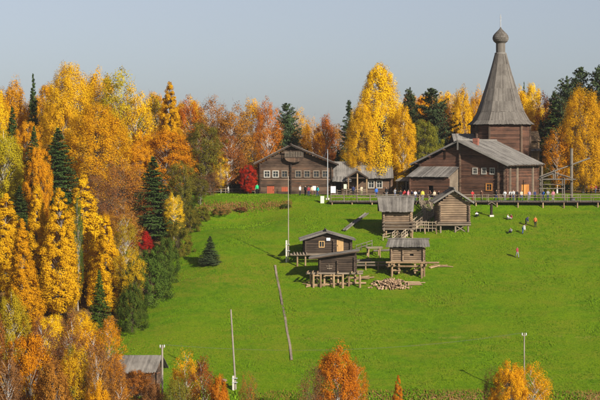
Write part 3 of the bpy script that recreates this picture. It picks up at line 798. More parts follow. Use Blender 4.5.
board('brace', (X(455.5), -.34, Z(231)), (X(466), -.34, Z(225)), .1, .14, M['rail'], e)
board('brace', (X(456), -.36, Z(226)), (X(465), -.36, Z(231.5)), .1, .14, M['rail'], e)

# C: low gable with pale door and window
p, s = gdim(328, 263); gC = empty('granary', p, R(2), 'dark low-gabled granary with pale yellow door and small window', 'granary', 'log granaries on the slope')
e = gC; Y0 = p.y; X = lambda px: (px - 328) * s; Z = lambda py, dy=0: zloc(e, py, Y0 + dy)
xa, xb = X(305.5), X(350.5); zf = Z(253.2); zw = Z(239.3); ap = X(326.5)
dr = (X(336.7), X(343.5), Z(251.5), Z(239.4)); wn_ = (X(319.4), X(323.8), Z(246.8), Z(241.6))
crib(e, xa, xb, 0, 4.0, zf, zw, .28, M['log_dark'], [dr, wn_], (ap, Z(232.6)))
for x, py in ((X(299.5), 239.8), (X(355.2), 239.4)):
    zz = Z(py, -.8); roof_boards(e, (ap, -.8, Z(231.4, -.8)), (ap, 4.7, Z(231.4, -.8)), (x, -.8, zz), (x, 4.7, zz), M['grey_obj'], .33)
    board('bargeboard', (ap, -.86, Z(232.2, -.8)), (x, -.86, zz - .12), .06, .22, M['grey_obj'], e)
log('ridge_log', (ap, -1.0, Z(231, -.8) + .08), (ap, 4.8, Z(231, -.8) + .08), .11, M['grey_obj'], e)
mb = MB()
for k in range(4):
    a = dr[0] + (dr[1] - dr[0]) * k / 4; c_ = dr[0] + (dr[1] - dr[0]) * (k + 1) / 4; mb.box(a + .008, c_ - .008, -.13 - .012 * (k % 2), -.04, dr[2], dr[3])
dd = link('door', mb.mesh('door'), e, M['new']); mb = MB(); mb.box(dr[0] + .1, dr[0] + .16, -.2, -.146, (dr[2] + dr[3]) / 2 - .1, (dr[2] + dr[3]) / 2 + .1); mb.build('handle', M['darkwood'], dd)
mb = MB(); t = .1; a, c_, z0, z1 = wn_
mb.box(a - t, c_ + t, -.18, -.1, z1, z1 + t); mb.box(a - t, c_ + t, -.18, -.1, z0 - t, z0); mb.box(a - t, a, -.178, -.1, z0, z1); mb.box(c_, c_ + t, -.178, -.1, z0, z1); mb.box((a + c_) / 2 - .03, (a + c_) / 2 + .03, -.17, -.1, z0, z1)
w_ = link('window', mb.mesh('window'), e, M['new']); mb = MB(); mb.box(a, c_, -.03, .0, z0, z1); mb.build('pane', M['glass'], w_)
mb = MB(); mb.box(X(326.3), X(330.2), -.30, -.14, Z(240.6), Z(237.8)); mb.build('white_box', M['white'], e)  # small plain white box on the gable wall
for x in (xa, xb, X(333.5)):
    for k in range(9): log('log_end', (x, -.35, zf + .12 + k * .21), (x, -.1, zf + .12 + k * .21), .115, M['log_dark'], e)
for y, z in ((-.5, zf - .1), (-1.5, zf - .15), (-.95, zf - .14)): log('floor_log', (X(290), y, z), (X(352), y, z), .13, M['rail'], e)
for k in range(5): log('platform_log', (X(294) + k * .45, -1.8, zf + .08), (X(294) + k * .45, .4, zf + .08), .12, M['rail'], e)
stilts(e, [(X(297), -1.2), (X(305), -1.2), (X(350), -.3), (xa, 3.8), (xb, 3.8)], zf - .2, .13)

# D: monopitch store in front of C
p, s = gdim(336, 284.5); gD = empty('granary', p, R(-3), 'dark log store with slanting roof on many stilts below the pale-doored granary', 'granary', 'log granaries on the slope')
e = gD; Y0 = p.y; X = lambda px: (px - 336) * s; Z = lambda py, dy=0: zloc(e, py, Y0 + dy)
xa, xb = X(320), X(354.5); zf = Z(272.2); zL, zR = Z(257.2), Z(252.2)
crib(e, xa, xb, 0, 3.2, zf, zL, .28, M['log_dark'])
z = zL + .06
while z < zR - .05:
    k = (z - zL) / (zR - zL); 
    for y in (0, 3.2): log('log', (xa + (xb - xa) * k, y, z), (xb + .2, y, z), .11, M['log_dark'], e)
    z += .2
roof_boards(e, (X(359.5), -.8, Z(250.6, -.8)), (X(359.5), 3.9, Z(250.6, -.8)), (X(309), -.8, Z(258.4, -.8)), (X(309), 3.9, Z(258.4, -.8)), M['grey_obj'], .33)
board('bargeboard', (X(359.5), -.86, Z(251.2, -.8)), (X(309), -.86, Z(259, -.8)), .06, .2, M['log_dark'], e)
for x in (xa, xb, X(337.5)):
    for k in range(8): log('log_end', (x, -.35, zf + .12 + k * .21), (x, -.1, zf + .12 + k * .21), .115, M['log_dark'], e)
for a_, c_, py in ((326, 333, 266), (327, 332, 268.4)): board('hatch_lattice', (X(a_), -.17, Z(py)), (X(c_), -.17, Z(py)), .05, .1, M['rail'], e)
board('hatch_lattice', (X(329), -.2, Z(269.6)), (X(329), -.2, Z(264)), .05, .1, M['rail'], e, up=(0, 1, 0))
for y, z in ((-.6, zf - .1), (-1.3, zf - .12), (3.2, zf - .1)): log('floor_log', (X(306), y, z), (X(363), y, z), .12, M['rail'], e)
for px in (308, 313, 318, 338, 352, 358): log('platform_log', (X(px), -1.7, zf + .1), (X(px), .6, zf + .1), .11, M['stilt'], e)
stilts(e, [(X(311), -1.0), (X(313.8), -1.5), (X(321), -1.5), (X(324.5), -.9), (X(343), -1.5), (X(349), -.8), (X(360), -1.2), (xa, 3), (xb, 3), (X(317), .5), (X(331), .4), (X(338), -.2), (X(355), .6), (X(334), -1.5)], zf - .18, .16)
for k, (a_, c_) in enumerate(((307, 330), (326, 352), (340, 366))): log('base_log', (X(a_), -1.2 + .5 * k, T_local(e, X(a_), -1.2 + .5 * k) + .22), (X(c_), -1.0 + .5 * k, T_local(e, X(c_), -1.0 + .5 * k) + .26), .15, M['stilt'], e)
for a_, c_ in ((313.8, 321), (325, 343)): log('stilt_rail', (X(a_), -1.5, Z(275.8, -1.5)), (X(c_), -1.5, Z(275.8, -1.5)), .1, M['stilt'], e)

# E: long grey roof, crib of pale logs below
p, s = gdim(408, 276); gE = empty('granary', p, R(-4), 'small granary with flat grey roof and dark hatch behind the firewood pile', 'granary', 'log granaries on the slope')
e = gE; Y0 = p.y; X = lambda px: (px - 408) * s; Z = lambda py, dy=0: zloc(e, py, Y0 + dy)
xa, xb = X(391.5), X(423.5); zf = Z(262); zw = Z(246.6)
ht = (X(409.8), X(413.5), Z(255.6), Z(253.6))
crib(e, xa, xb, 0, 3.0, zf, zw, .31, M['log_obj'], [ht])
for f in (0, 1):
    x = (xa, xb)[f]; z = zw + .08; top = Z(241.5, 1.5)
    while z < top: k = (z - zw) / (top - zw); log('log', (x, 1.5 * k - .1, z), (x, 3 - 1.5 * k + .1, z), .12, M['log_obj'], e); z += .22
roof_boards(e, (X(388), 1.5, Z(239.6, 1.5)), (X(428.5), 1.5, Z(239.6, 1.5)), (X(385.5), -.9, Z(247.2, -.9)), (X(430), -.9, Z(247.2, -.9)), M['grey_obj'], .33)
roof_boards(e, (X(388), 1.52, Z(239.7, 1.5)), (X(428.5), 1.52, Z(239.7, 1.5)), (X(386), 3.9, Z(247, -.9)), (X(430), 3.9, Z(247, -.9)), M['grey_obj'], .33)
log('ridge_log', (X(387), 1.5, Z(239, 1.5) + .04), (X(429.5), 1.5, Z(239, 1.5) + .04), .11, M['grey_obj'], e)
for x in (xa, xb, X(403)):
    for k in range(9): log('log_end', (x, -.35, zf + .12 + k * .23), (x, -.1, zf + .12 + k * .23), .12, M['log_obj'], e)
for y, py in ((-.5, 262.6), (-.55, 266.4)): log('floor_log', (X(386), y, Z(py, y)), (X(439) if py < 264 else X(426), y, Z(py, y)), .14, M['stilt'], e)
for px in (389, 394, 399, 421, 426): log('platform_log', (X(px), -1.3, Z(264.4)), (X(px), .7, Z(264.4)), .13, M['stilt'], e)
stilts(e, [(X(392), -.6), (X(421.5), -.6), (X(424), .2), (xa, 2.8), (xb, 2.8)], Z(264), .16)
for px in (395.5, 418.5):      # log cribs that carry the floor
    for k in range(5):
        z = Z(264.2) - .3 * k
        if k % 2: log('crib_log', (X(px) - .75, -.15, z), (X(px) + .75, -.15, z), .15, M['stilt'], e); log('crib_log', (X(px) - .75, 1.1, z), (X(px) + .75, 1.1, z), .15, M['stilt'], e)
        else: log('crib_log', (X(px) - .5, -.5, z), (X(px) - .5, 1.4, z), .15, M['stilt'], e); log('crib_log', (X(px) + .5, -.5, z), (X(px) + .5, 1.4, z), .15, M['stilt'], e)

# small piles of leftover timber under the stores
for px, py, n_, lab in ((316, 286, 7, 'loose poles lying under the dark store on stilts'), (360, 280, 6, 'short timber poles leaning by the end of the log walkway'), (440, 268, 5, 'few pale poles lying in the grass right of the small granary')):
    o_ = G(px, py); tp = empty('timber_poles', o_, 0, lab, 'timber')
    for k in range(n_):
        x = random.uniform(-.9, .9); y = random.uniform(-.4, .5); a = random.uniform(-.5, .5); ln = random.uniform(.7, 1.5); dx, dy = math.cos(a) * ln, math.sin(a) * ln
        log('pole', (x - dx, y - dy, T(o_.x + x - dx, o_.y + y - dy) - o_.z + .1 + .12 * (k % 2)), (x + dx, y + dy, T(o_.x + x + dx, o_.y + y + dy) - o_.z + .1 + .1 * (k % 3)), random.uniform(.06, .1), M['stilt'], tp, 6)
for px, py, L_, lab in ((384, 252, 3.2, 'long grey log lying uphill of the small granary'), (362, 262, 2.6, 'grey log lying behind the log walkway'), (404, 252, 2.2, 'short grey log lying just above the small granary roof')):
    o_ = G(px, py); lg = empty('fallen_log', o_, 0, lab, 'log')
    a_ = (-L_ / 2, 0, T(o_.x - L_ / 2, o_.y) - o_.z + .16); c_ = (L_ / 2, .3, T(o_.x + L_ / 2, o_.y + .3) - o_.z + .16)
    log('trunk', a_, c_, .16, M['dull'], lg)
    for f in (.3, .7): q_ = Vector(a_).lerp(Vector(c_), f); log('branch_stub', q_, q_ + Vector((.12, -.05, .3)), .045, M['dull'], lg, 6)
a_ = G(356, 252); c_ = G(372, 247) - a_; f2 = empty('rail_fence', a_, 0, 'grey rail fence between the pale-doored granary and the timber trestle', 'fence')
rail_run(f2, [(0, 0, 0), tuple(c_)], 1.0, .9, 'dull')
# firewood pile
p = G(391, 285); pile = empty('firewood_pile', p, 0, 'heap of pale split firewood on the grass below the small granary', 'firewood')
q = p.y / F
for k in range(260):
    lay = int(4 * rng.random() ** 1.6); u = rng.normal() * .42; x = np.clip(u * 1.15, -1.15, 1.15) * (2.7 - .5 * lay); y = rng.uniform(-1, .8) * (1.7 - .3 * lay)
    z = T(p.x + x, p.y + y) - p.z + .1 + lay * .2 * (1 - .5 * abs(x) / 2.6)
    a = rng.uniform(0, math.pi) if rng.random() < .45 else rng.normal() * .5 + math.pi / 2; t = rng.normal() * .25; ln = rng.uniform(.4, .6)
    dv = Vector((math.cos(a) * math.cos(t), math.sin(a) * math.cos(t), math.sin(t))) * ln
    log('split_log', Vector((x, y, z)) - dv / 2, Vector((x, y, z)) + dv / 2, rng.uniform(.07, .13), M['cut'], pile, 6)
for k in range(6):
    x = 2.2 + rng.uniform(-.6, 1.6); y = rng.uniform(-.6, 1.0); z = T(p.x + x, p.y + y) - p.z + .1
    log('pole', (x - 1.2, y, T(p.x + x - 1.2, p.y + y) - p.z + .12), (x + 1.2, y + rng.uniform(-.4, .4), T(p.x + x + 1.2, p.y + y) - p.z + .12), .07, M['cut'], pile, 6)

# ------------------------------------------------------------------ stairs, landings, trestles
st0 = G(430, 216); st1 = G(397, 241)
stairs = empty('wooden_stairs', st1, 0, 'weathered wooden stairs with handrails climbing between the two upper granaries', 'stairs')
d = st0 - st1; dh = Vector((d.x, d.y, 0)); side = Vector((-dh.y, dh.x, 0)).normalized() * .75
n = int(dh.length / .42)
for i in range(n + 1):
    q = dh * (i / n); z = T(st1.x + q.x, st1.y + q.y) - st1.z + .28
    c0 = Vector((q.x, q.y, z)); board('tread', c0 - side, c0 + side, .34, .06, M['pale'], stairs)
lo = Vector((0, 0, .28)); hi = Vector((d.x, d.y, d.z + .28))
mid = dh * .5; mid = Vector((mid.x, mid.y, T(st1.x + mid.x, st1.y + mid.y) - st1.z + .28))
for sd in (-1, 1):
    board('stringer', lo + side * sd, mid + side * sd, .1, .24, M['pale'], stairs); board('stringer', mid + side * sd, hi + side * sd, .1, .24, M['pale'], stairs)
    rail_run(stairs, [lo + side * sd * 1.05, mid + side * sd * 1.05, hi + side * sd * 1.05], 1.05, .7, 'pale')
# second run toward the boardwalk
st2 = G(424, 206)
fl = empty('upper_stairs', st0, 0, 'short railed flight of steps leading up to the boardwalk', 'stairs')
d2 = Vector((st2.x - st0.x, 276.0 - st0.y, Zd - st0.z)); n = max(3, int(Vector((d2.x, d2.y, 0)).length / .42)); sd2 = Vector((-d2.y, d2.x, 0)).normalized() * .75
for i in range(n): q = d2 * ((i + .5) / n) + Vector((0, 0, .1)); board('tread', q - sd2, q + sd2, .34, .06, M['pale'], fl)
for sg in (-1, 1):
    board('stringer', sd2 * sg, d2 + sd2 * sg, .1, .24, M['pale'], fl); rail_run(fl, [sd2 * sg * 1.06 + Vector((0, 0, .1)), d2 + sd2 * sg * 1.06], 1.05, .7, 'pale')
# landing with railings between stairs and granary B
lp = G(424, 232); land = empty('railed_landing', lp, R(4), 'small railed wooden landing at the side of the gable-end granary', 'landing')
zl = .55
for i in range(11): board('deck_board', (-2.0 + i * .36, -1.0, zl), (-2.0 + i * .36, 1.6, zl), .33, .06, M['pale'], land)
for x, y in ((-2, -1), (0, -1), (1.8, -1), (-2, 1.5), (1.8, 1.5)): g = T_local(land, x, y); log('stilt', (x, y, g - .2), (x, y, zl - .04), .1, M['stilt'], land, 6)
rail_run(land, [(-2, -1, zl), (1.8, -1, zl)], 1.1, .6, 'pale'); rail_run(land, [(-2, 1.5, zl), (1.8, 1.5, zl)], 1.1, .6, 'pale'); rail_run(land, [(1.8, -1, zl), (1.8, 1.5, zl)], 1.1, .8, 'pale')
# low rail left of the stairs
a = G(383, 241); f1 = empty('rail_fence', a, 0, 'short low wooden rail beside the foot of the stairs', 'fence')
c = G(398, 238.5) - a; rail_run(f1, [(0, 0, 0), (c.x * .5, c.y * .5, T(a.x + c.x * .5, a.y + c.y * .5) - a.z), tuple(c)], .95, 1.0, 'pale')
# trestle
p = G(375, 258); tr = empty('timber_trestle', p, R(8), 'weathered timber trestle with plank top standing on the grass', 'trestle')
for x, y in ((-1.0, 0), (.75, -.1), (-1.0, 1.1), (.75, 1.1)): log('trestle_leg', (x, y, T_local(tr, x, y) - .1), (x * .95, y, 1.55), .1, M['stilt'], tr)
for y in (0, .35, .7, 1.05): board('top_plank', (-1.4, y, 1.6), (1.15, y, 1.62), .32, .08, M['rail'], tr)
log('cross_beam', (-1.2, -.15, 1.45), (1.1, -.15, 1.45), .08, M['rail'], tr)
# log walkway between the low granaries
p = G(353, 271); wk = empty('log_walkway', p, 0, 'raised log walkway running from the dark store to the small granary', 'walkway')
c = G(389, 270) - p
zz = EZ - (265.5 - HZ) / F * p.y - p.z
for dy, dz in ((0, 0), (.05, .42), (.7, -.02)): log('walkway_log', (-.5, dy, zz + dz), (c.x, dy + c.y * .5, zz + dz + .05), .13, M['rail'], wk)
for i in range(14): board('walkway_board', (i * c.x / 14, -.1, zz + .1), (i * c.x / 14, 1.0, zz + .1), .36, .05, M['grey_obj'], wk)
for f in (.02, .35, .7, .97):
    for y in (0, .75): x = c.x * f; g = T(p.x + x, p.y + y) - p.z; log('stilt', (x, y, g - .2), (x, y, zz + (.55 if y == 0 else 0)), .1, M['stilt'], wk)
# plank chute on the slope
a, c = G(344.5, 232), G(367, 215.5); ch = empty('plank_chute', a, 0, 'grey plank chute lying diagonally on the grass behind the granaries', 'chute')
m_ = 6
def lay(e, o, pts, w, mat, wall=.12):
    for q0, q1 in zip(pts[:-1], pts[1:]):
        d = (q1 - q0); sd = Vector((-d.y, d.x, 0)).normalized() * w / 2; up = Vector((0, 0, .10 if wall < 0 else .16))
        board('bed_plank', q0 - o + up, q1 - o + up, w, .07, mat, e)
        for sg in (-1, 1): board('side_plank', q0 - o + up + sd * sg + Vector((0, 0, wall / 2)), q1 - o + up + sd * sg + Vector((0, 0, wall / 2)), .06, wall + .1, mat, e)
pts = [Vector((a.x + (c.x - a.x) * i / m_, a.y + (c.y - a.y) * i / m_, 0)) for i in range(m_ + 1)]
for q in pts: q.z = T(q.x, q.y) + .1
lay(ch, a, pts, .55, M['grey_obj'])
# long flume down the meadow
trk = [(275.2, 266), (277.0, 278), (280.1, 292), (282.1, 304), (285.1, 318), (287.1, 332), (289.9, 345), (291.6, 361)]
pts = [G(*q) for q in trk]; flm = empty('wooden_flume', pts[0], 0, 'long narrow grey wooden flume running down the open meadow', 'flume')
for q in pts: q.z += random.uniform(-.10, .04)
lay(flm, pts[0].copy(), pts, .27, M['rail'], -.05)

# ------------------------------------------------------------------ well with sweep, shelter
Yw = 281.0; sw = Yw / F; wx = (571.5 - 300) * sw; gz = T(wx, Yw)
well = empty('well_sweep', (wx, Yw, gz), 0, 'tall well-sweep post carrying a long slanting pole', 'well sweep')
Z = lambda py: EZ - (py - HZ) * sw - gz
log('post', (0, 0, -.3), (0, 0, Z(148.4)), .25, M['dull'], well)
mb = MB(); mb.cyl(((540 - 571.5) * sw, .42, Z(176.5)), ((590.5 - 571.5) * sw, .42, Z(158)), .075, .15, 8); mb.build('sweep_pole', M['dull'], well)
log('axle', (0, -.35, Z(164.8)), (0, .65, Z(164.8)), .06, M['darkwood'], well, 6)
sx = (556.5 - 300) * sw; wf = empty('well_shelter', (sx, Yw - .8, T(sx, Yw - .8)), 0, 'open gabled timber frame of the well beside the tall post', 'well frame')
Y_ = Yw - .8; Z = lambda py: EZ - (py - HZ) / F * Y_ - wf.location.z; X = lambda px: (px - 556.5) / F * Y_
for y in (0, 2.0):
    for px in (541.5, 563.5): log('frame_post', (X(px), y, -.2), (X(px), y, Z(178.6)), .11, M['dull'], wf)
    log('tie_beam', (X(538.5), y, Z(179.4)), (X(575), y, Z(179.4)), .10, M['dull'], wf)
    log('king_post', (X(554.3), y, Z(179)), (X(554.3), y, Z(169.8)), .10, M['dull'], wf)
    for px in (540, 572): log('rafter', (X(554.3), y, Z(172.8)), (X(px), y, Z(178.2)), .085, M['dull'], wf)
log('ridge_pole', (X(554.3), -.3, Z(172.4)), (X(554.3), 2.3, Z(172.4)), .085, M['dull'], wf)
for px in (541.5, 563.5): log('side_beam', (X(px), -.3, Z(178.2)), (X(px), 2.3, Z(178.2)), .085, M['dull'], wf)
for py in (184.5, 188.6): 
    for y in (0, 2.0): log('rail', (X(539.5), y - .1, Z(py)), (X(563.5), y - .1, Z(py)), .06, M['dull'], wf, 6)
# rail fences at the back
def fence(px0, px1, Y, lab, h=1.0, n=None, grp=None):
    a = Vector(((px0 - 300) / F * Y, Y, 0)); c = Vector(((px1 - 300) / F * Y, Y, 0)); a.z = T(a.x, Y); c.z = T(c.x, Y)
    e = empty('rail_fence', a, 0, lab, 'fence'); d = c - a
    rail_run(e, [(0, 0, 0), (d.x, 0, d.z)], h, 2.2, rails=(.45, .85)); return e
fence(573, 640, 312, 'weathered rail fence at the edge of the trees behind the well', 1.1)
fence(196, 255, 290, 'dark rail fence left of the big log house', 1.0)
fence(337, 375, 287.2, 'pale rail fence before the porch of the low log house', 1.0)

# ------------------------------------------------------------------ poles, flagpole, boards
def pole(px_b, py_b, px_t, py_t, lab, r=.12, stub=None, Y=None, cap=None, name='utility_pole', cat='pole'):
    if Y is None: p = G(px_b, py_b); Y = p.y
    else: p = Vector(((px_b - 300) / F * Y, Y, 0)); p.z = T(p.x, Y)
    e = empty(name, p, 0, lab, cat); t = W(px_t, py_t, Y) - p
    mb = MB(); mb.cyl((0, 0, -.3), tuple(t), r, r * .7, 8); o = link('shaft', mb.mesh('shaft'), e, M['pole'])
    if stub: 
        mb = MB(); mb.box(-.42, -.18, -.35, -.1, -.3, stub); mb.build('footing_stub', M['paleconc'], e)
        for f in (.5, .8): 
            mb = MB(); mb.box(-.46, .22, -.4, .2, stub * f, stub * f + .06); mb.build('wire_binding', M['metal'], e)
    if cap:
        mb = MB(); mb.beam(t + Vector((-.3, 0, -.3)), t + Vector((.3, 0, -.3)), .09, .09); o = mb.build('cross_arm', M['pole'], e)
        for x in (-.24, .24):
            mb = MB(); mb.lathe([(.02, t.z - .25), (.05, t.z - .24), (.065, t.z - .15), (.045, t.z - .09), (.06, t.z - .04), (.02, t.z + .02), (.0, t.z + .03)], 8, (t.x + x, t.y)); mb.build('insulator', M['white'], o)
    return e, p + t
e1, t1 = pole(288.5, 262, 288.3, 176, 'tall thin dark pole on the slope between the house and low granary', .075, 3.2)
e2, t2 = pole(235.8, 390, 230.8, 309.5, 'leaning wooden pole with pale footing on the lower meadow', .13, 1.7)
e3, t3 = pole(162.4, 425, 162.2, 345, 'wooden pole with white insulators beside the grey-roofed shed', .15, None, 193, True)
e4, t4 = pole(524.4, 384, 524.2, 333, 'short pole with white insulators behind the golden bush at the meadow foot', .10, None, 204, True)
for a, c, dx in ((t3, t4, -.24), (t3, t4, .24)):
    mb = MB(); n = 16; pr = None
    for i in range(n + 1):
        f = i / n; q = a.lerp(c, f) + Vector((dx, 0, -1.3 * 4 * f * (1 - f) + .05))
        if pr: mb.cyl(pr, q, .006, .006, 4)
        pr = q
    o = mb.build('power_cable', M['cable'], None); tag(o, 'thin overhead power cable sagging between two insulator poles across the meadow', 'cable', 'overhead cables')
Yf = 279.2; fp = Vector(((327.6 - 300) / F * Yf, Yf, 0)); fp.z = T(fp.x, Yf)
e = empty('flagpole', fp, 0, 'slender pale flagpole before the right side of the log house', 'flagpole'); top = EZ - (150.5 - HZ) / F * Yf - fp.z
mb = MB(); mb.cyl((0, 0, -.2), (0, 0, top), .10, .06, 8); mb.build('shaft', M['metal'], e); mb = MB(); mb.lathe([(.0, top + .22), (.09, top + .12), (.0, top)], 8); mb.build('finial', M['metal'], e)
mb = MB(); mb.box(-.3, .3, -.3, .3, -.1, .25); mb.build('base_block', M['paleconc'], e)
def info(px, py, w, h, lab, mat='white', Y=281.5, lift=.6):
    x = (px - 300) / F * Y; e = empty('notice_board', (x, Y, T(x, Y)), R(random.uniform(-8, 8)), lab, 'notice board')
    zc = EZ - (py - HZ) / F * Y - e.location.z
    mb = MB(); mb.box(-w / 2, w / 2, -.04, .0, zc - h / 2, zc + h / 2); mb.build('panel', M[mat], e)
    for sx_ in (-1, 1): log('post', (sx_ * w * .42, .06, -.2), (sx_ * w * .42, .06, zc + h / 2 - .02), .05, M['rail'], e, 6)
    mb = MB(); mb.box(-w / 2 - .06, w / 2 + .06, -.06, .12, zc + h / 2 + .003, zc + h / 2 + .06); mb.build('board_cap', M['darkwood'], e)
info(333.2, 189.6, .85, 1.15, 'white notice board beside the dark doorway of the low house', Y=286)
info(314.3, 188.2, .55, .75, 'small white notice board in front of the log house wall', Y=286.5)
info(322.3, 199.6, .62, 1.2, 'tall pale green notice board standing at the lawn edge', 'palegreen', Y=277.2)
info(345.2, 186.5, .5, .8, 'pinkish notice board on the porch of the low house', 'palegreen', Y=286.6)
p = G(491.4, 216.5); e = empty('wooden_figure_post', p, R(10), 'dark carved wooden post with small slanted cap on the lawn', 'carved post')
Z = lambda py: EZ - (py - HZ) / F * p.y - p.z
mb = MB(); mb.lathe([(.22, -.2), (.24, .5), (.19, .9), (.26, 1.3), (.2, 1.6), (.24, Z(203.4) - .15), (.0, Z(203.4) - .1)], 10); mb.build('shaft', M['darkwood'], e)
mb = MB(); mb.box(-.34, .34, -.3, .3, -.15, .22); mb.build('base_block', M['paleconc'], e)
for sg in (-1, 1): board('cap_board', (0, -.3 + .0, Z(202.2)), (sg * .62, -.3, Z(204.6)), .06, .06, M['rail'], e)
for sg in (-1, 1): board('cap_roof', (0, 0, Z(202)), (sg * .62, 0, Z(204.4)), .6, .05, M['rail'], e)
# wooden tub on the boardwalk
x = (572.2 - 300) / F * 277; e = empty('wooden_tub', (x, 276.6, Zd), 0, 'dark round wooden tub on the boardwalk before the well post', 'tub')
mb = MB()
for i in range(12):
    a0 = 2 * math.pi * (i + .03) / 12; a1 = 2 * math.pi * (i + .97) / 12
    q = [(.40 * math.cos(a0), .40 * math.sin(a0)), (.40 * math.cos(a1), .40 * math.sin(a1)), (.35 * math.cos(a1), .35 * math.sin(a1)), (.35 * math.cos(a0), .35 * math.sin(a0))]
    mb.hexa([(*v, .01) for v in q] + [(v[0] * 1.12, v[1] * 1.12, .62) for v in q])
o = mb.build('staves', M['darkwood'], e, 'stuff')
for z in (.15, .45): mb = MB(); mb.lathe([(.42 + .05 * z, z), (.43 + .05 * z, z + .02), (.42 + .05 * z, z + .06)], 16); mb.build('hoop', M['metal'], e)
# boulder near P2
p = G(222.6, 382); vs = []
bm = MB(); bm.lathe([(.0, -.1), (.75, 0), (.85, .2), (.7, .36), (.45, .5), (.2, .55), (0, .56)], 11); me = bm.mesh('boulder')
for v in me.vertices: v.co *= .62 * (1 + .45 * mnoise.noise(v.co * 2.1 + Vector((3, 1, 5))))
o = link('boulder', me, None, M['rock']); o.location = p; tag(o, 'pale grey boulder by the foot of the leaning pole', 'boulder')

# ------------------------------------------------------------------ shed at the meadow foot
Ys = 205.0; ss = Ys / F; sxc = (136 - 300) * ss; g0 = T(sxc, Ys)
shed = empty('wooden_shed', (sxc, Ys, g0), R(0), 'small shed with grey board roof half hidden by orange bushes', 'shed')
X = lambda px: (px - 136) * ss; Z = lambda py, dy=0: EZ - (py - HZ) / F * (Ys + dy) - g0
xa, xb, zE = X(113), X(157.5), Z(371.5)
rid = Z(355.6, 1.8)
mb = MB(); log_wall(mb, (xa, 0), (xb, 0), -.3, zE, .24); mb.build('front_wall', M['log'], shed, 'stuff')
mb = MB(); log_wall(mb, (xa, 3.6), (xb, 3.6), -.3, zE, .24); mb.build('back_wall', M['log'], shed, 'stuff')
for x in (xa, xb): mb = MB(); log_wall(mb, (x, 0), (x, 3.6), -.2, zE, .24, (), (1.8, rid - .1)); mb.build('side_wall', M['log'], shed, 'stuff')
roof_boards(shed, (X(110.5), 1.8, rid), (X(161.5), 1.8, rid), (X(107), -.7, Z(373, -.7)), (X(156), -.7, Z(373, -.7)), M['grey_obj'], .3)
roof_boards(shed, (X(110.5), 1.82, rid - .01), (X(161.5), 1.82, rid - .01), (X(113), 4.3, Z(373, -.7)), (X(166), 4.3, Z(373, -.7)), M['grey_obj'], .3)
# ------------------------------------------------------------------ trees: unit-height prototypes
def unit(v): return v / np.maximum(1e-6, np.linalg.norm(v, axis=-1, keepdims=True))
def leaves_mesh(name, C, Nrm, size, aspect=.6, rnd=None, droop=None):
    n = len(C); Nrm = unit(Nrm)
    t = rng.normal(size=(n, 3))
    if droop is not None: t = t * (1 - droop) + np.array([0, 0, -1.0]) * droop * 2
    u = unit(t - Nrm * (t * Nrm).sum(1, keepdims=True)); v = np.cross(Nrm, u)
    s = size * rng.uniform(.65, 1.35, (n, 1)); a = u * s; b = v * s * aspect
    bend = Nrm * s * .25
    V = np.stack([C - a, C + b + bend, C + a, C - b + bend], 1).reshape(-1, 3)
    Fq = np.arange(n * 4).reshape(n, 4)
    return mesh_np(name, V, Fq, rng.random(n) if rnd is None else rnd)
def tubes_mesh(name, segs, n=5):
    """segs: (p0,p1,r0,r1)"""
    mb = MB()
    for p0, p1, r0, r1 in segs:
        a = Vector(p0); b = Vector(p1); d = b - a
        if d.length < 1e-5: continue
        d.normalize(); u = d.orthogonal().normalized(); w = d.cross(u); i = len(mb.v)
        for p, r in ((a, r0), (b, r1)):
            for k in range(n):
                t = 2 * math.pi * k / n; mb.v.append(tuple(p + (u * math.cos(t) + w * math.sin(t)) * r))
        for k in range(n):
            k2 = (k + 1) % n; mb.f.append((i + k, i + k2, i + n + k2, i + n + k)); mb.r.append(.5)
    return mb.mesh(name)
def trunk_path(h, wob, k=7, x0=(0, 0)):
    p = [np.array([x0[0], x0[1], -.03])]
    for i in range(1, k + 1):
        t = i / k; p.append(np.array([x0[0] * (1 + t * 1.5) + rng.normal() * wob * t, x0[1] * (1 + t * 1.5) + rng.normal() * wob * t, h * t]))
    return p
def interp_path(p, z):
    zs = [q[2] for q in p]; return np.array([np.interp(z, zs, [q[0] for q in p]), np.interp(z, zs, [q[1] for q in p]), z])
PROFS = {
    'birch': lambda t: np.sin(np.pi * np.clip(t, 0, 1) ** .72) ** .75 * (1 - .12 * t),
    'flame': lambda t: np.clip(t / .12, 0, 1) ** .5 * np.clip(1.015 - t, 0, 1) ** .74,
    'dome': lambda t: np.clip(t / .22, 0, 1) ** .55 * np.sqrt(np.clip(1 - np.clip((t - .22) / .78, 0, 1) ** 2.3, 0, 1)),
    'fan': lambda t: (.35 + .65 * np.clip(t / .65, 0, 1)) * np.sqrt(np.clip(1 - np.clip((t - .65) / .35, 0, 1) ** 2, 0, 1)),
    'cone': lambda t: np.clip(t / .16, 0, 1) ** .5 * np.clip(1.01 - t, 0, 1) ** .50 * (1.0 - .12 * t),
    'shrub': lambda t: np.sqrt(np.clip(1 - t ** 2.0, 0, 1)),
}
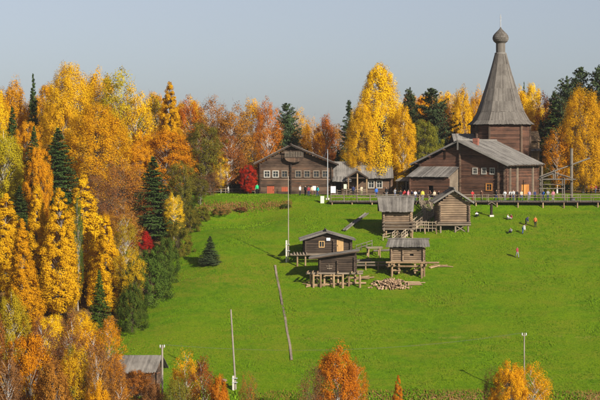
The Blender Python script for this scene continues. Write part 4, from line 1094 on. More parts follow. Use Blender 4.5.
def broadleaf(kind, base, Rm, ncl, per, size, rc, zs=1.0, trunk_r=.013, wob=.012, stems=1, hollow=.42, twigs=0, lobes=0):
    prof = PROFS[kind]
    if lobes:      # crown as a union of uneven rounded masses
        E = [(np.array([0, 0, base + (1 - base) * .47]), np.array([Rm * .80, Rm * .80, (1 - base) * .50]))]
        for i in range(lobes):
            t = .12 + .70 * (i + rng.random()) / lobes; ph_ = i * 2.4 + rng.uniform(-.5, .5); f = float(prof(np.array([t]))[0])
            r_ = Rm * rng.uniform(.34, .56) * (.65 + .4 * f); q = max(0, Rm * f * rng.uniform(.95, 1.1) - r_)
            E.append((np.array([q * math.cos(ph_), q * math.sin(ph_), base + (1 - base) * t]), np.array([r_, r_, r_ / Rm * (1 - base) * .30])))
        pts = []
        while len(pts) < ncl:
            k_ = 0 if rng.random() < .5 else rng.integers(1, len(E)); c_, s_ = E[k_]
            p_ = c_ + unit(rng.normal(size=3)) * s_ * rng.uniform(.72, 1.0)
            if p_[2] < base or p_[2] > 1: continue
            if any(j_ != k_ and (((p_ - cc) / ss) ** 2).sum() < .4 for j_, (cc, ss) in enumerate(E)) and rng.random() < .8: continue
            pts.append(p_)
        C = np.array(pts); rad = np.hypot(C[:, 0], C[:, 1])
        C[:, 2] = base + (C[:, 2] - base) * (1 - base) / (C[:, 2].max() - base) * .985
    else:
        t = []
        while len(t) < ncl:
            q = rng.random()
            if rng.random() < prof(np.array([q]))[0] + .06: t.append(q)
        t = np.array(t); ph = rng.uniform(0, 2 * np.pi, ncl)
        lob = 1 + .16 * np.sin(2 * ph + rng.uniform(0, 6) + 3 * t) + .12 * np.sin(3 * ph + rng.uniform(0, 6) - 5 * t) + rng.normal(size=ncl) * .07
        rad = Rm * prof(t) * lob * np.sqrt(hollow + (1 - hollow) * rng.random(ncl)) * (1 - .12 * rng.random(ncl))
        z = base + (1 - base) * t * .985
        C = np.stack([rad * np.cos(ph), rad * np.sin(ph), z], 1)
    paths = [trunk_path(.93 if stems == 1 else .8, wob, 7, (0, 0) if stems == 1 else (.03 * math.cos(6.28 * i / stems), .03 * math.sin(6.28 * i / stems))) for i in range(stems)]
    segs = []
    for p in paths:
        for i in range(len(p) - 1):
            r0 = trunk_r * (1 - i / 7.6) / stems ** .4; r1 = trunk_r * (1 - (i + 1) / 7.6) / stems ** .4; segs.append((p[i], p[i + 1], r0 * (1.35 if i == 0 else 1), r1))
    for i in range(ncl):
        if i % 2 and ncl > 60: continue
        p = paths[i % stems]; z0 = max(base * .8, C[i, 2] - rad[i] * 1.1 - .03) if kind != 'shrub' else max(.02, C[i, 2] * .35)
        a = interp_path(p, min(z0, .9)); b = C[i]; mid = (a + b) / 2 + np.array([0, 0, .02]); rr = trunk_r * .17
        segs.append((a, mid, rr, rr * .6)); segs.append((mid, b, rr * .6, rr * .2))
    tw = []
    for i in range(twigs):
        c = C[rng.integers(ncl)]; d = unit(np.array([c[0], c[1], .05 + .5 * rng.random()]) * np.array([1, 1, .4]) + rng.normal(size=3) * .05) * rng.uniform(.03, .06)
        q = c + rng.normal(size=3) * rc * .6; tw.append((q, q + d, .0011, .0004))
    trunk = tubes_mesh('trunk', segs, 6)
    tw_me = tubes_mesh('twigs', tw, 3) if twigs else None
    k = rng.poisson(per, ncl); idx = np.repeat(np.arange(ncl), k); n = len(idx)
    dirs = unit(rng.normal(size=(n, 3))); rr = rng.random((n, 1)) ** (1 / 2.2)
    sc = rc * (rng.uniform(.45, 1.0, ncl) ** 1.0 * 1.6)[idx][:, None]
    if kind in ('flame', 'cone'): sc = sc * np.clip(1.2 - .75 * C[idx][:, 2:3], .4, 1)
    off = dirs * rr * sc * np.array([1, 1, zs])
    if zs > 1.2: off[:, 2] -= sc[:, 0] * .4
    Cl = C[idx] + off; Cl[:, 2] = np.maximum(Cl[:, 2], .004)
    outw = C[idx] * np.array([1, 1, 0]); outw = unit(outw + 1e-5)
    Nm = dirs * .8 + outw * .55 + np.array([0, 0, .35]) + rng.normal(size=(n, 3)) * .34
    clr = rng.random(ncl)[idx] * .6 + rng.random(n) * .3 + .05
    crown = leaves_mesh('crown', Cl, Nm, size, .62, clr, .35 if zs > 1.2 else None)
    return trunk, crown, tw_me
def spruce(nbr=420, Rm=.17, base=.03, per=34, size=.0125, power=.86, lift=0.0, asp=.34):
    segs = []; p = trunk_path(1.0, .004)
    for i in range(len(p) - 1): segs.append((p[i], p[i + 1], .013 * (1 - i / 7.05), .013 * (1 - (i + 1) / 7.05)))
    C = []; Nn = []; rd = []; one = rng.uniform(0, 6.28)
    for k in range(nbr):
        t = 1 - math.sqrt(rng.random()) * .995 if rng.random() < .62 else rng.random() ** 1.1
        z = base + (1 - base) * t * .99; ph = k * 2.39996 + rng.normal() * .3
        side = 1 + .14 * math.sin(ph + one) + .10 * math.sin(2 * ph + 9 * t)
        L_ = (Rm * (1 - t) ** power * rng.uniform(.62, 1.12) + .006) * side; d = np.array([math.cos(ph), math.sin(ph), 0]); s_ = np.array([-d[1], d[0], 0])
        droop = (-.42 * (1 - t) + .35 * t + lift) + rng.normal() * .08
        a = np.array([0, 0, z]); b = a + d * L_ + np.array([0, 0, L_ * droop])
        segs.append((a, b, .0022 * (1.2 - t), .0005))
        m_ = max(7, int(per * (L_ / Rm) + 6))
        f = rng.random(m_) ** .7; w = L_ * .34 * (1 - f * .7) + .006
        q = a + (b - a) * f[:, None] + s_ * (rng.uniform(-1, 1, m_) * w)[:, None]
        q[:, 2] += -np.abs(rng.normal(size=m_)) * .011 * (1.3 - t) + (f ** 2) * L_ * .12
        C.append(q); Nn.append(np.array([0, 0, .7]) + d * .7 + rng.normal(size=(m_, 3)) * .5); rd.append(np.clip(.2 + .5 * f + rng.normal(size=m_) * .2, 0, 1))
    q = np.stack([rng.normal(size=40) * .004, rng.normal(size=40) * .004, rng.uniform(.93, 1.005, 40)], 1); C.append(q); Nn.append(rng.normal(size=(40, 3))); rd.append(rng.random(40))
    C = np.concatenate(C); Nn = np.concatenate(Nn); rd = np.concatenate(rd); C[:, 2] = np.maximum(C[:, 2], .004)
    return tubes_mesh('trunk', segs, 5), leaves_mesh('crown', C, Nn, size, asp, rd, .35), None
PROTO = {}
def proto(key, fn, nvar=2):
    PROTO[key] = [fn() for _ in range(nvar)]
proto('birch', lambda: broadleaf('birch', .08, .25, 260, 130, .0058, .035, 1.6, .011, .012, lobes=9), 4)
proto('bigbirch', lambda: broadleaf('birch', .05, .25, 400, 170, .0041, .030, 1.8, .012, .012, lobes=13), 3)
proto('cone', lambda: broadleaf('cone', .05, .25, 680, 130, .0039, .034, 2.0, .012, .010, 1, .4), 1)
proto('flame', lambda: broadleaf('flame', .01, .155, 430, 130, .0047, .026, 1.2, .010, .008, 1, .45), 3)
proto('dome', lambda: broadleaf('dome', .06, .34, 300, 130, .0070, .042, 1.1, .016, .015, lobes=9), 4)
proto('airy', lambda: broadleaf('birch', .14, .22, 200, 62, .0060, .037, 1.4, .010, .016, 1, .3, 220, lobes=7), 4)
proto('multi', lambda: broadleaf('fan', .14, .26, 180, 80, .0070, .041, 1.2, .012, .02, 3, .3, 180), 2)
proto('bare', lambda: broadleaf('fan', .06, .28, 150, 34, .0075, .050, 1.2, .012, .025, 4, .2, 900), 2)
proto('shrub', lambda: broadleaf('shrub', .02, .55, 170, 95, .0145, .075, 1.0, .012, .03, 4, .4), 3)
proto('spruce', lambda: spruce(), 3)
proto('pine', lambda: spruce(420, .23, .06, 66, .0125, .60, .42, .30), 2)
print('proto polys', sum(len(c.polygons) * 2 + len(t_.polygons) * 2 + (len(w_.polygons) * 2 if w_ else 0) for v in PROTO.values() for (t_, c, w_) in v))

RW = {'cone': .25, 'birch': .25, 'bigbirch': .25, 'flame': .155, 'dome': .34, 'airy': .21, 'multi': .26, 'bare': .28, 'shrub': .55, 'spruce': .17, 'pine': .2}
BARK = {'cone': 'bark_g', 'birch': 'bark_w', 'bigbirch': 'bark_g', 'flame': 'bark_g', 'dome': 'bark_g', 'airy': 'bark_w', 'multi': 'bark_g', 'bare': 'bark_b', 'shrub': 'bark_b', 'spruce': 'bark_b', 'pine': 'bark_p'}
NAME = {'cone': 'birch_tree', 'birch': 'birch_tree', 'bigbirch': 'birch_tree', 'flame': 'aspen_tree', 'dome': 'maple_tree', 'airy': 'birch_tree', 'multi': 'willow_tree', 'bare': 'alder_tree', 'shrub': 'shrub', 'spruce': 'spruce_tree', 'pine': 'pine_tree'}
cnt = {}
WIDE = {'birch': 1.12, 'airy': 1.12, 'flame': 1.3, 'bigbirch': 1.05, 'dome': 1.05, 'spruce': 1.32, 'pine': 1.25}
def tree(kind, color, px, top, Y, wpx, label, group=None, name=None, base=None, bark=None, sink=0.0):
    """px, top: where the crown's axis and tip show; Y: distance; wpx: crown width"""
    x = (px - 300) / F * Y; g = T(x, Y) if base is None else base
    h = EZ - (top - HZ) / F * Y - g
    if h < .6: h = .6
    i = cnt.get(kind, 0); cnt[kind] = i + 1
    tr, cr, tw = PROTO[kind][i % len(PROTO[kind])]
    e = empty(name or NAME[kind], (x, Y, g), random.uniform(0, 6.28), label, 'shrub' if (kind == 'shrub' and name is None) or (name and 'shrub' in name) else 'tree', group)
    k = wpx * WIDE.get(kind, 1) / 2 / F * Y / (RW[kind])
    e.scale = (k, k, h)
    link('trunk', tr, e, M[bark or BARK[kind]]); link('crown', cr, e, L[color])
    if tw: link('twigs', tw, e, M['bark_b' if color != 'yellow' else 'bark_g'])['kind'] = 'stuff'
    return e

# ---- the skyline wood (each tree single; alike ones share label and group)
tree('birch', 'yellow', -8, 82, 300, 40, 'yellow birch on the skyline, crown cut by the border')
tree('birch', 'gold', 12, 78, 308, 42, 'golden-orange birch beside the dark spruce tip on the skyline')
tree('spruce', 'spruce', 33, 74, 303, 20, 'thin dark spruce whose tip pokes up between golden birches on the skyline')
tree('dome', 'gold', 48, 86, 318, 46, 'round amber crown just right of the thin dark spruce')
tree('bigbirch', 'yellow', 70, 64, 300, 64, 'tallest broad yellow birch of the wood, highest rounded crown on the skyline')
tree('birch', 'yellow', 98, 68, 306, 46, 'tall yellow birch close beside the highest rounded crown')
tree('airy', 'yellowgreen', 118, 68, 298, 52, 'tall loose yellow-green birch with pale bare trunks showing through')
tree('airy', 'yellow', 136, 84, 296, 40, 'loose thin yellow birch leaning out beside the taller loose one')
tree('airy', 'yellowgreen', 152, 94, 303, 34, 'lime-yellow birch standing in the dip before the pointed yellow tree')
tree('flame', 'yellow', 170, 81, 298, 31, 'pointed bright yellow tree with sharp tip on the skyline')
tree('airy', 'orange', 190, 96, 310, 36, 'orange thin birch right behind the pointed yellow tree')
tree('airy', 'rust', 214, 96, 306, 36, 'rusty red-brown birch, the first bare-looking one of the brown row')
tree('airy', 'rust', 232, 104, 300, 42, 'rusty brown leafy birch above the red maple')
tree('airy', 'amber', 252, 98, 312, 34, 'amber birch with thin top rising behind the log house')
tree('airy', 'orange', 268, 97, 308, 30, 'orange birch with brown twigs behind the log house roof')
tree('pine', 'pine', 286, 103, 316, 34, 'dark green pine with round top behind the log house ridge')
tree('airy', 'gold', 300, 108, 322, 26, 'yellow-brown birch squeezed between pine and orange birches')
tree('airy', 'amber', 312, 118, 318, 26, 'small amber birch behind the right roof slope of the log house')
tree('airy', 'orange', 325, 114, 312, 26, 'orange birch beside the gap of sky in the tree line')
tree('spruce', 'pine', 349, 100, 322, 30, 'dark conifer between the gap of sky and the great yellow birch')
tree('spruce', 'spruce', 338, 150, 300, 22, 'small dark spruce under the gap of sky behind the low house')
tree('cone', 'yellow', 379, 63, 297, 78, 'great bright yellow birch standing over the low log house')
tree('bigbirch', 'yellow', 362, 102, 294, 40, 'smaller yellow birch leaning on the great birch above the low house roof')
tree('birch', 'yellow', 403, 108, 293, 30, 'yellow birch drooping between the low house and the big gabled house')
tree('pine', 'pine', 410, 88, 318, 30, 'dark pine rising just right of the great yellow birch')
tree('pine', 'pine', 432, 88, 316, 48, 'large round-headed green pine left of the church')
tree('dome', 'olive', 425, 122, 304, 44, 'yellow-green rounded tree in front of the large green pine')
tree('airy', 'amber', 448, 92, 334, 26, 'orange birch top between the green pine and the church tent roof')
tree('birch', 'yellow', 462, 86, 330, 28, 'yellow birch left of the church tent roof')
tree('birch', 'gold', 478, 88, 335, 26, 'golden birch partly hidden behind the church tent roof')
tree('birch', 'gold', 520, 86, 330, 32, 'golden birch just right of the church tent roof')
tree('birch', 'yellow', 533, 85, 336, 30, 'second golden birch right of the church, topped by a dark tip', None)
tree('airy', 'orange', 545, 92, 326, 28, 'orange birch between the golden pair and the dark spruces')
tree('spruce', 'spruce', 524, 82, 345, 10, 'tiny dark spruce tip over the golden birches right of the church')
tree('spruce', 'spruce', 554, 92, 321, 38, 'dark spruce nearest the church gable side')
tree('pine', 'pine', 567, 77, 322, 44, 'tall dark green spruce in the group behind the well')
tree('pine', 'pine', 581, 67, 325, 46, 'tallest dark conifer above the golden birch by the well')
tree('pine', 'pine', 599, 66, 322, 44, 'dark conifer at the border of the photo above the golden birch')
tree('bigbirch', 'yellow', 583, 86, 303, 56, 'broad yellow birch behind the well sweep')
tree('birch', 'yellow', 608, 94, 306, 46, 'yellow birch cut by the border behind the well sweep')
tree('airy', 'amber', 557, 128, 302, 30, 'amber young birch beside the well post')
tree('spruce', 'spruce', 541, 120, 323, 26, 'dark green spruce directly behind the big gabled house corner')
tree('shrub', 'olive', 547, 164, 303, 16, 'olive shrub at the corner of the big gabled house')
# ---- middle rows of the wood
tree('spruce', 'spruce', 12, 107, 285, 26, 'dark spruce deep in the golden wood near the border, pointed crown')
tree('spruce', 'spruce', 34, 126, 276, 22, 'narrow dark spruce between the golden crowns, second from the border')
tree('spruce', 'spruce', 58, 128, 268, 46, 'broad dark green spruce in front of the great domed crown')
tree('spruce', 'spruce', 36, 152, 262, 30, 'low dark spruce among golden crowns at mid height')
tree('bigbirch', 'gold', 97, 104, 276, 78, 'great dome-shaped golden tree in the middle of the wood')
tree('dome', 'yellow', 62, 100, 288, 44, 'round yellow crown touching the great dome-shaped tree')
tree('dome', 'amber', 28, 122, 280, 34, 'amber round crown among the dark spruces')
tree('birch', 'yellowgreen', 4, 128, 262, 44, 'lime-yellow birch at the border halfway up the wood')
tree('dome', 'amber', 38, 148, 256, 34, 'small orange-gold crown squeezed between two dark spruces')
tree('dome', 'amber', 166, 132, 284, 62, 'broad orange-gold maple in front of the brown birches')
tree('dome', 'amber', 140, 142, 280, 40, 'smaller orange-gold maple beside the broad one')
tree('multi', 'olive', 203, 122, 287, 42, 'grey-green willow with leaning bare stems before the rusty birches')
tree('airy', 'yellow', 221, 150, 292, 18, 'thin young birch with bright white trunks beside the red maple')
tree('dome', 'red', 248, 165, 288.3, 21, 'vivid red round maple beside the left wall of the log house')
tree('spruce', 'spruce', 240, 150, 300, 20, 'dark spruce behind the vivid red maple')
tree('spruce', 'spruce', 153, 157, 265, 46, 'large dark green spruce standing alone at the edge of the ravine')
tree('bare', 'rust', 118, 158, 262, 52, 'bare brown-twigged alder clump left of the large dark spruce')
tree('bare', 'brown', 100, 176, 258, 44, 'second brown bare alder clump behind the yellow columns')
tree('multi', 'olive', 180, 162, 268, 34, 'olive-green willow thicket right of the large dark spruce')
tree('spruce', 'green', 186, 180, 271, 22, 'bushy green young spruce behind the willow thicket')
tree('airy', 'yellow', 174, 192, 263, 22, 'slim yellow birch beside the large dark spruce')
tree('multi', 'olive', 200, 178, 278, 24, 'olive shrubby willow above the weedy bank')
tree('bare', 'brown', 212, 172, 285, 26, 'bare brown alder near the white-trunked birch')
tree('shrub', 'red', 142, 231, 258, 26, 'crimson red shrub under the large dark spruce')
tree('shrub', 'green', 149, 250, 236, 48, 'wide green shrub bordering the meadow below the crimson one')
tree('shrub', 'green', 165, 238, 246, 34, 'green shrub between the young pine and the wide green shrub')
tree('shrub', 'olive', 178, 222, 256, 30, 'olive shrub thicket behind the small round pine')
tree('shrub', 'olive', 190, 206, 267, 22, 'olive shrub at the end of the weedy bank')
tree('spruce', 'pine', 210, 236, 250, 19, 'small dark conifer standing free on the meadow edge', sink=0)
tree('shrub', 'dry', 222, 207, 274.6, 20, 'dry russet weed shrub on the grassy bank, wide one')
tree('shrub', 'olive', 203, 207, 273, 18, 'olive weed shrub at the end of the bank, touching the wood')
tree('shrub', 'brown', 241, 210, 275.6, 14, 'low brown weed shrub on the bank near the bare earth')
tree('shrub', 'green', 286, 211, 275.4, 12, 'small green weed shrub at the end of the bank by the thin pole')
# ---- front rows: yellow columns and what stands before them
tree('flame', 'yellow', 6, 193, 236, 42, 'columnar yellow aspen nearest the border, first of the bright row')
tree('flame', 'yellow', 37, 184, 234, 34, 'slim columnar yellow aspen, second of the bright row')
tree('flame', 'yellow', 60, 187, 231, 40, 'columnar yellow aspen, third of the bright row')
tree('flame', 'yellow', 82, 174, 240, 50, 'tallest columnar yellow aspen of the bright row')
tree('flame', 'gold', 106, 214, 234, 34, 'golden columnar aspen at the meadow side of the bright row')
tree('flame', 'gold', 22, 218, 226, 34, 'golden aspen between the first two bright columns, lower')
tree('airy', 'green', 78, 192, 233, 11, 'thin green tree against the tallest yellow column')
tree('spruce', 'green', 99, 270, 224, 24, 'green young spruce between the yellow columns and the meadow')
tree('airy', 'yellowgreen', 126, 216, 240, 28, 'yellow-green young birch under the brown alders')
tree('multi', 'mixed', 130, 250, 232, 34, 'half-yellow willow at the meadow edge below the crimson shrub')
tree('shrub', 'olive', 130, 262, 232, 26, 'olive shrub at the meadow edge beside the golden column')
tree('shrub', 'green', 132, 284, 226, 30, 'dark green low shrub where the meadow meets the aspens')
tree('birch', 'yellowgreen', 12, 290, 207, 40, 'lime-yellow birch in front of the yellow columns by the border')
tree('birch', 'yellow', 52, 316, 210, 46, 'yellow birch in front of the third yellow column')
tree('birch', 'amber', 86, 326, 206, 44, 'amber birch in front of the tallest yellow column')
tree('airy', 'amber', 108, 316, 206, 34, 'thin amber birch left of the shed roof')
tree('airy', 'brown', 42, 316, 196, 36, 'brown thin birch in the lower thicket')
tree('airy', 'brown', 70, 308, 198, 30, 'second brown thin birch with pale trunk in the lower thicket')
tree('airy', 'brown', 92, 332, 192, 36, 'brown birch before the shed')
tree('dome', 'amber', 30, 336, 186, 60, 'amber domed crown low in the thicket')
tree('dome', 'rust', 54, 364, 180, 50, 'rust-coloured domed crown at the lower border')
tree('airy', 'rust', -4, 312, 190, 30, 'rust birch cut by the border low in the thicket')
tree('airy', 'brown', 8, 350, 182, 32, 'brown birch at the lower corner of the photo')
tree('multi', 'mixed', 76, 344, 185, 36, 'green and yellow willow in the lower thicket')
tree('dome', 'amber', 98, 382, 178, 38, 'amber round crown at the lower border under the shed')
tree('bare', 'brown', 113, 352, 188, 30, 'bare brown alder right under the shed roof edge')
tree('dome', 'rust', 137, 371, 197, 50, 'rust-coloured bushy crown hiding the front wall of the shed')
tree('airy', 'rust', 118, 374, 186, 36, 'rust birch in front of the corner of the shed wall')
tree('dome', 'brown', 154, 384, 182, 36, 'brown shrubby crown left of the insulator pole')
tree('airy', 'amber', 186, 350, 190, 32, 'amber birch right of the insulator pole')
tree('airy', 'rust', 202, 356, 186, 34, 'rust-red thin birch between the two wooden poles')
tree('dome', 'orange', 218, 378, 182, 30, 'orange rounded bush at the foot of the leaning pole')
tree('multi', 'olive', 176, 378, 180, 30, 'olive willow at the lower border by the insulator pole')
tree('bare', 'rust', 248, 372, 188, 22, 'thin red-brown bare sapling right of the leaning pole')
tree('birch', 'orange', 337, 343, 192, 50, 'large bright orange birch rising from the lower border')
tree('airy', 'orange', 355, 358, 195, 28, 'second thinner orange birch touching the large bright one')
tree('bare', 'brown', 312, 366, 190, 28, 'bare brown sapling left of the large orange birch')
tree('flame', 'orange', 398, 375, 190, 17, 'small orange pointed birch alone at the lower border')
tree('dome', 'amber', 510, 362, 190, 46, 'golden-orange bush in front of the short insulator pole', name='maple_tree')
tree('airy', 'amber', 534, 362, 192, 40, 'thin amber birch beside the golden-orange bush')
tree('bare', 'brown', 492, 368, 192, 24, 'bare brown sapling at the edge of the golden-orange bush')
# ---- fillers of the wood, alike
r2 = np.random.default_rng(3)
FILL = [('birch', 'gold', 'golden birch among many alike deep in the wood', 'golden birches deep in the wood'),
        ('airy', 'rust', 'rusty birch among many alike deep in the wood', 'rusty birches deep in the wood'),
        ('spruce', 'spruce', 'dark spruce among many alike deep in the wood', 'dark spruces deep in the wood'),
        ('dome', 'amber', 'amber tree among many alike deep in the wood', 'amber trees deep in the wood')]
FI = [0]
def fill(px0, px1, n, Y0, Y1, t0, t1, wts, w=(28, 44)):
    for i in range(n):
        px = px0 + (px1 - px0) * (i + r2.uniform(.1, .9)) / n; k = r2.choice(4, p=wts); kd, c, lb, gp = FILL[k]
        top, Y_, w_ = r2.uniform(t0, t1), r2.uniform(Y0, Y1), r2.uniform(*w) * (.7 if kd == 'spruce' else 1)
        FI[0] += 1
        if FI[0] in DROP: random.uniform(0, 6.28); cnt[kd] = cnt.get(kd, 0) + 1; continue
        e = tree(kd, c, px, top, Y_, w_, FLAB.get(FI[0], lb), None if FI[0] in FLAB else gp)
        if FI[0] in FLAB: e['group'] = gp
        FORD.append((FI[0], e.name))
FORD = []; DROP = {7, 8, 9, 10, 17, 24, 25, 37, 38, 39, 40, 43, 45, 46, 51, 52, 56, 60, 61, 63}
FLAB = {16: 'golden birch showing between the pointed yellow tree and the grey-green willow', 22: 'golden birch just behind the roof edge of the log house beside the red maple', 23: 'rusty birch rising behind the gable slope of the log house beside the red maple', 27: 'rusty birch peeping over the log house roof near the flagpole', 29: 'rusty birch standing in the gap of sky behind the flagpole top', 30: 'golden birch squeezed between the great yellow birch and the drooping one', 34: 'golden birch behind the round-headed green pine beside the church', 31: 'amber tree behind the dark pine beside the great yellow birch', 14: 'amber crown between the loose yellow birches and the pointed yellow tree', 6: 'golden birch behind the thin dark spruce of the skyline', 28: 'dark spruce half hidden behind the rusty birch near the flagpole', 64: 'golden birch behind the tallest yellow column, at the foot of the brown alders', 65: 'small rusty birch beside the brown alders above the golden column', 66: 'broad rusty birch between the golden column and the crimson shrub', 67: 'rusty birch close against the large dark spruce at the ravine', 71: 'amber crown at the border under the first bright yellow column', 73: 'amber crown rising above the low amber dome in the thicket', 76: 'golden birch under the tallest yellow column in the lower thicket', 81: 'golden birch in the bottom corner of the photo', 82: 'golden birch at the bottom edge next to the corner birch', 83: 'amber crown at the bottom edge beside the green and yellow willow', 85: 'rusty birch at the bottom edge just before the shed roof', 86: 'amber crown in front of the corner of the shed', 95: 'rusty birch behind the broad orange-gold maple', 97: 'rusty birch behind the grey-green willow', 99: 'rusty birch standing right behind the vivid red maple', 93: 'amber crown behind the smaller orange-gold maple', 98: 'amber tree behind the young birch with bright white trunk', 100: 'dark spruce beside the red maple, before the rusty birches', 59: 'dark spruce between the first two bright yellow columns', 62: 'dark spruce tip behind the third bright yellow column'}
fill(-60, 200, 16, 322, 350, 92, 112, [.55, .1, .1, .25])
fill(190, 345, 13, 326, 350, 118, 136, [.25, .45, .1, .2])
fill(395, 680, 26, 338, 365, 92, 118, [.62, .08, .15, .15])
fill(-40, 150, 12, 250, 272, 184, 212, [.08, .37, .45, .1])
fill(-45, 100, 10, 210, 218, 308, 332, [.4, .1, .1, .4])
fill(-45, 130, 9, 182, 204, 345, 372, [.45, .2, 0, .35], (26, 40))
fill(610, 690, 6, 300, 320, 80, 110, [.5, .1, .3, .1])
fill(140, 250, 8, 292, 316, 130, 150, [.1, .5, .1, .3])
# ------------------------------------------------------------------ people
deps = None
def pose(kind):
    """joints (name -> (x,y,z), radius); the figure faces -Y"""
    J = {}
    def j(n, p, r): J[n] = (Vector(p), r)
    lean = Vector((0, 0, 0))
    base = 0.0
    j('pelvis', (0, 0, .95), .125); j('waist', (0, 0, 1.10), .118); j('chest', (0, 0, 1.32), .14); j('neck0', (0, .0, 1.47), .062)
    j('neck1', (0, -.01, 1.55), .056); j('head', (0, -.015, 1.62), .092); j('crown', (0, -.005, 1.70), .075); j('nose', (0, -.128, 1.605), .014)
    A = {'stand': [(.22, .02, 1.16), (.24, -.05, .92)], 'hands': [(.23, .0, 1.16), (.10, -.24, 1.20)], 'walk': [(.22, .10, 1.17), (.23, .05, .94)],
         'rail': [(.22, -.10, 1.18), (.20, -.32, 1.08)], 'sit': [(.23, -.06, .0), (.18, -.28, .0)], 'bend': [(.22, -.3, .9), (.18, -.38, .68)]}
    Lg = {'stand': [(.10, -.01, .51), (.11, .02, .085)], 'hands': [(.10, -.01, .51), (.12, .02, .085)], 'rail': [(.10, -.01, .51), (.12, .05, .085)],
          'walk': [(.10, -.16, .52), (.10, -.22, .10)], 'sit': [(.13, -.36, .40), (.12, -.66, .09)], 'bend': [(.11, -.05, .51), (.12, .03, .085)]}
    for s, nm in ((1, 'r'), (-1, 'l')):
        e, w = A[kind]; k, an = Lg[kind]
        e = Vector(e); w = Vector(w); k = Vector(k); an = Vector(an)
        if kind == 'walk' and s < 0: e.y, w.y = -.08, -.22; w.z = 1.0; k = Vector((.10, .10, .50)); an = Vector((.10, .36, .16))
        if kind == 'hands' and s < 0: e = Vector((.24, .03, 1.16)); w = Vector((.25, -.04, .92))
        sh = Vector((.175, .0, 1.41))
        hip = Vector((.09, 0, .90))
        if kind == 'sit':
            hip = Vector((.09, -.03, .13)); sh = Vector((.175, -.02, .58)); e = Vector((.25, -.12, .36)); w = Vector((.16, -.34, .42))
        if kind == 'bend': sh = Vector((.175, -.30, 1.22))
        m = lambda v: (v.x * s, v.y, v.z)
        j('sh' + nm, m(sh), .062); j('el' + nm, m(e), .044); j('wr' + nm, m(w), .029)
        d = (w - e).normalized(); pal = w + d * .075; j('pa' + nm, m(pal), .034)
        sidev = Vector((0, -1, 0)) if abs(d.z) > .6 else Vector((-1, 0, 0))
        for f, (o, ln) in enumerate(((-.03, .075), (-.01, .085), (.01, .082), (.03, .062))):
            q = pal + sidev * o + d * .045; j(f'f{f}a' + nm, m(q), .010); j(f'f{f}b' + nm, m(q + d * ln * .6 + Vector((-.012, 0, 0))), .008)
        j('th' + nm, m(w + d * .05 + sidev * .055), .011)
        j('hi' + nm, m(hip), .088); j('kn' + nm, m(k), .058); j('an' + nm, m(an), .042)
        toe = an + Vector((.02, -.17, -.045)) if kind != 'sit' else an + Vector((0, -.10, .10)); j('to' + nm, m(toe), .036)
    if kind == 'sit':
        for n, p in (('pelvis', (0, .0, .13)), ('waist', (0, .03, .27)), ('chest', (0, .0, .49)), ('neck0', (0, -.03, .64)), ('neck1', (0, -.05, .72)), ('head', (0, -.06, .79)), ('crown', (0, -.05, .87)), ('nose', (0, -.175, .775))): J[n] = (Vector(p), J[n][1])
    if kind == 'bend':
        for n, p in (('waist', (0, -.05, 1.08)), ('chest', (0, -.22, 1.20)), ('neck0', (0, -.36, 1.30)), ('neck1', (0, -.43, 1.33)), ('head', (0, -.49, 1.36)), ('crown', (0, -.55, 1.42)), ('nose', (0, -.585, 1.30))): J[n] = (Vector(p), J[n][1])
    E = [('pelvis', 'waist', 't'), ('waist', 'chest', 't'), ('chest', 'neck0', 't'), ('neck0', 'neck1', 'h'), ('neck1', 'head', 'h'), ('head', 'crown', 'h'), ('head', 'nose', 'h')]
    for nm in 'rl':
        E += [('chest', 'sh' + nm, 't'), ('sh' + nm, 'el' + nm, 't'), ('el' + nm, 'wr' + nm, 't'), ('wr' + nm, 'pa' + nm, 's')]
        for f in range(4): E += [('pa' + nm, f'f{f}a' + nm, 's'), (f'f{f}a' + nm, f'f{f}b' + nm, 's')]
        E += [('wr' + nm, 'th' + nm, 's'), ('pelvis', 'hi' + nm, 'l'), ('hi' + nm, 'kn' + nm, 'l'), ('kn' + nm, 'an' + nm, 'l'), ('an' + nm, 'to' + nm, 'f')]
    return J, E
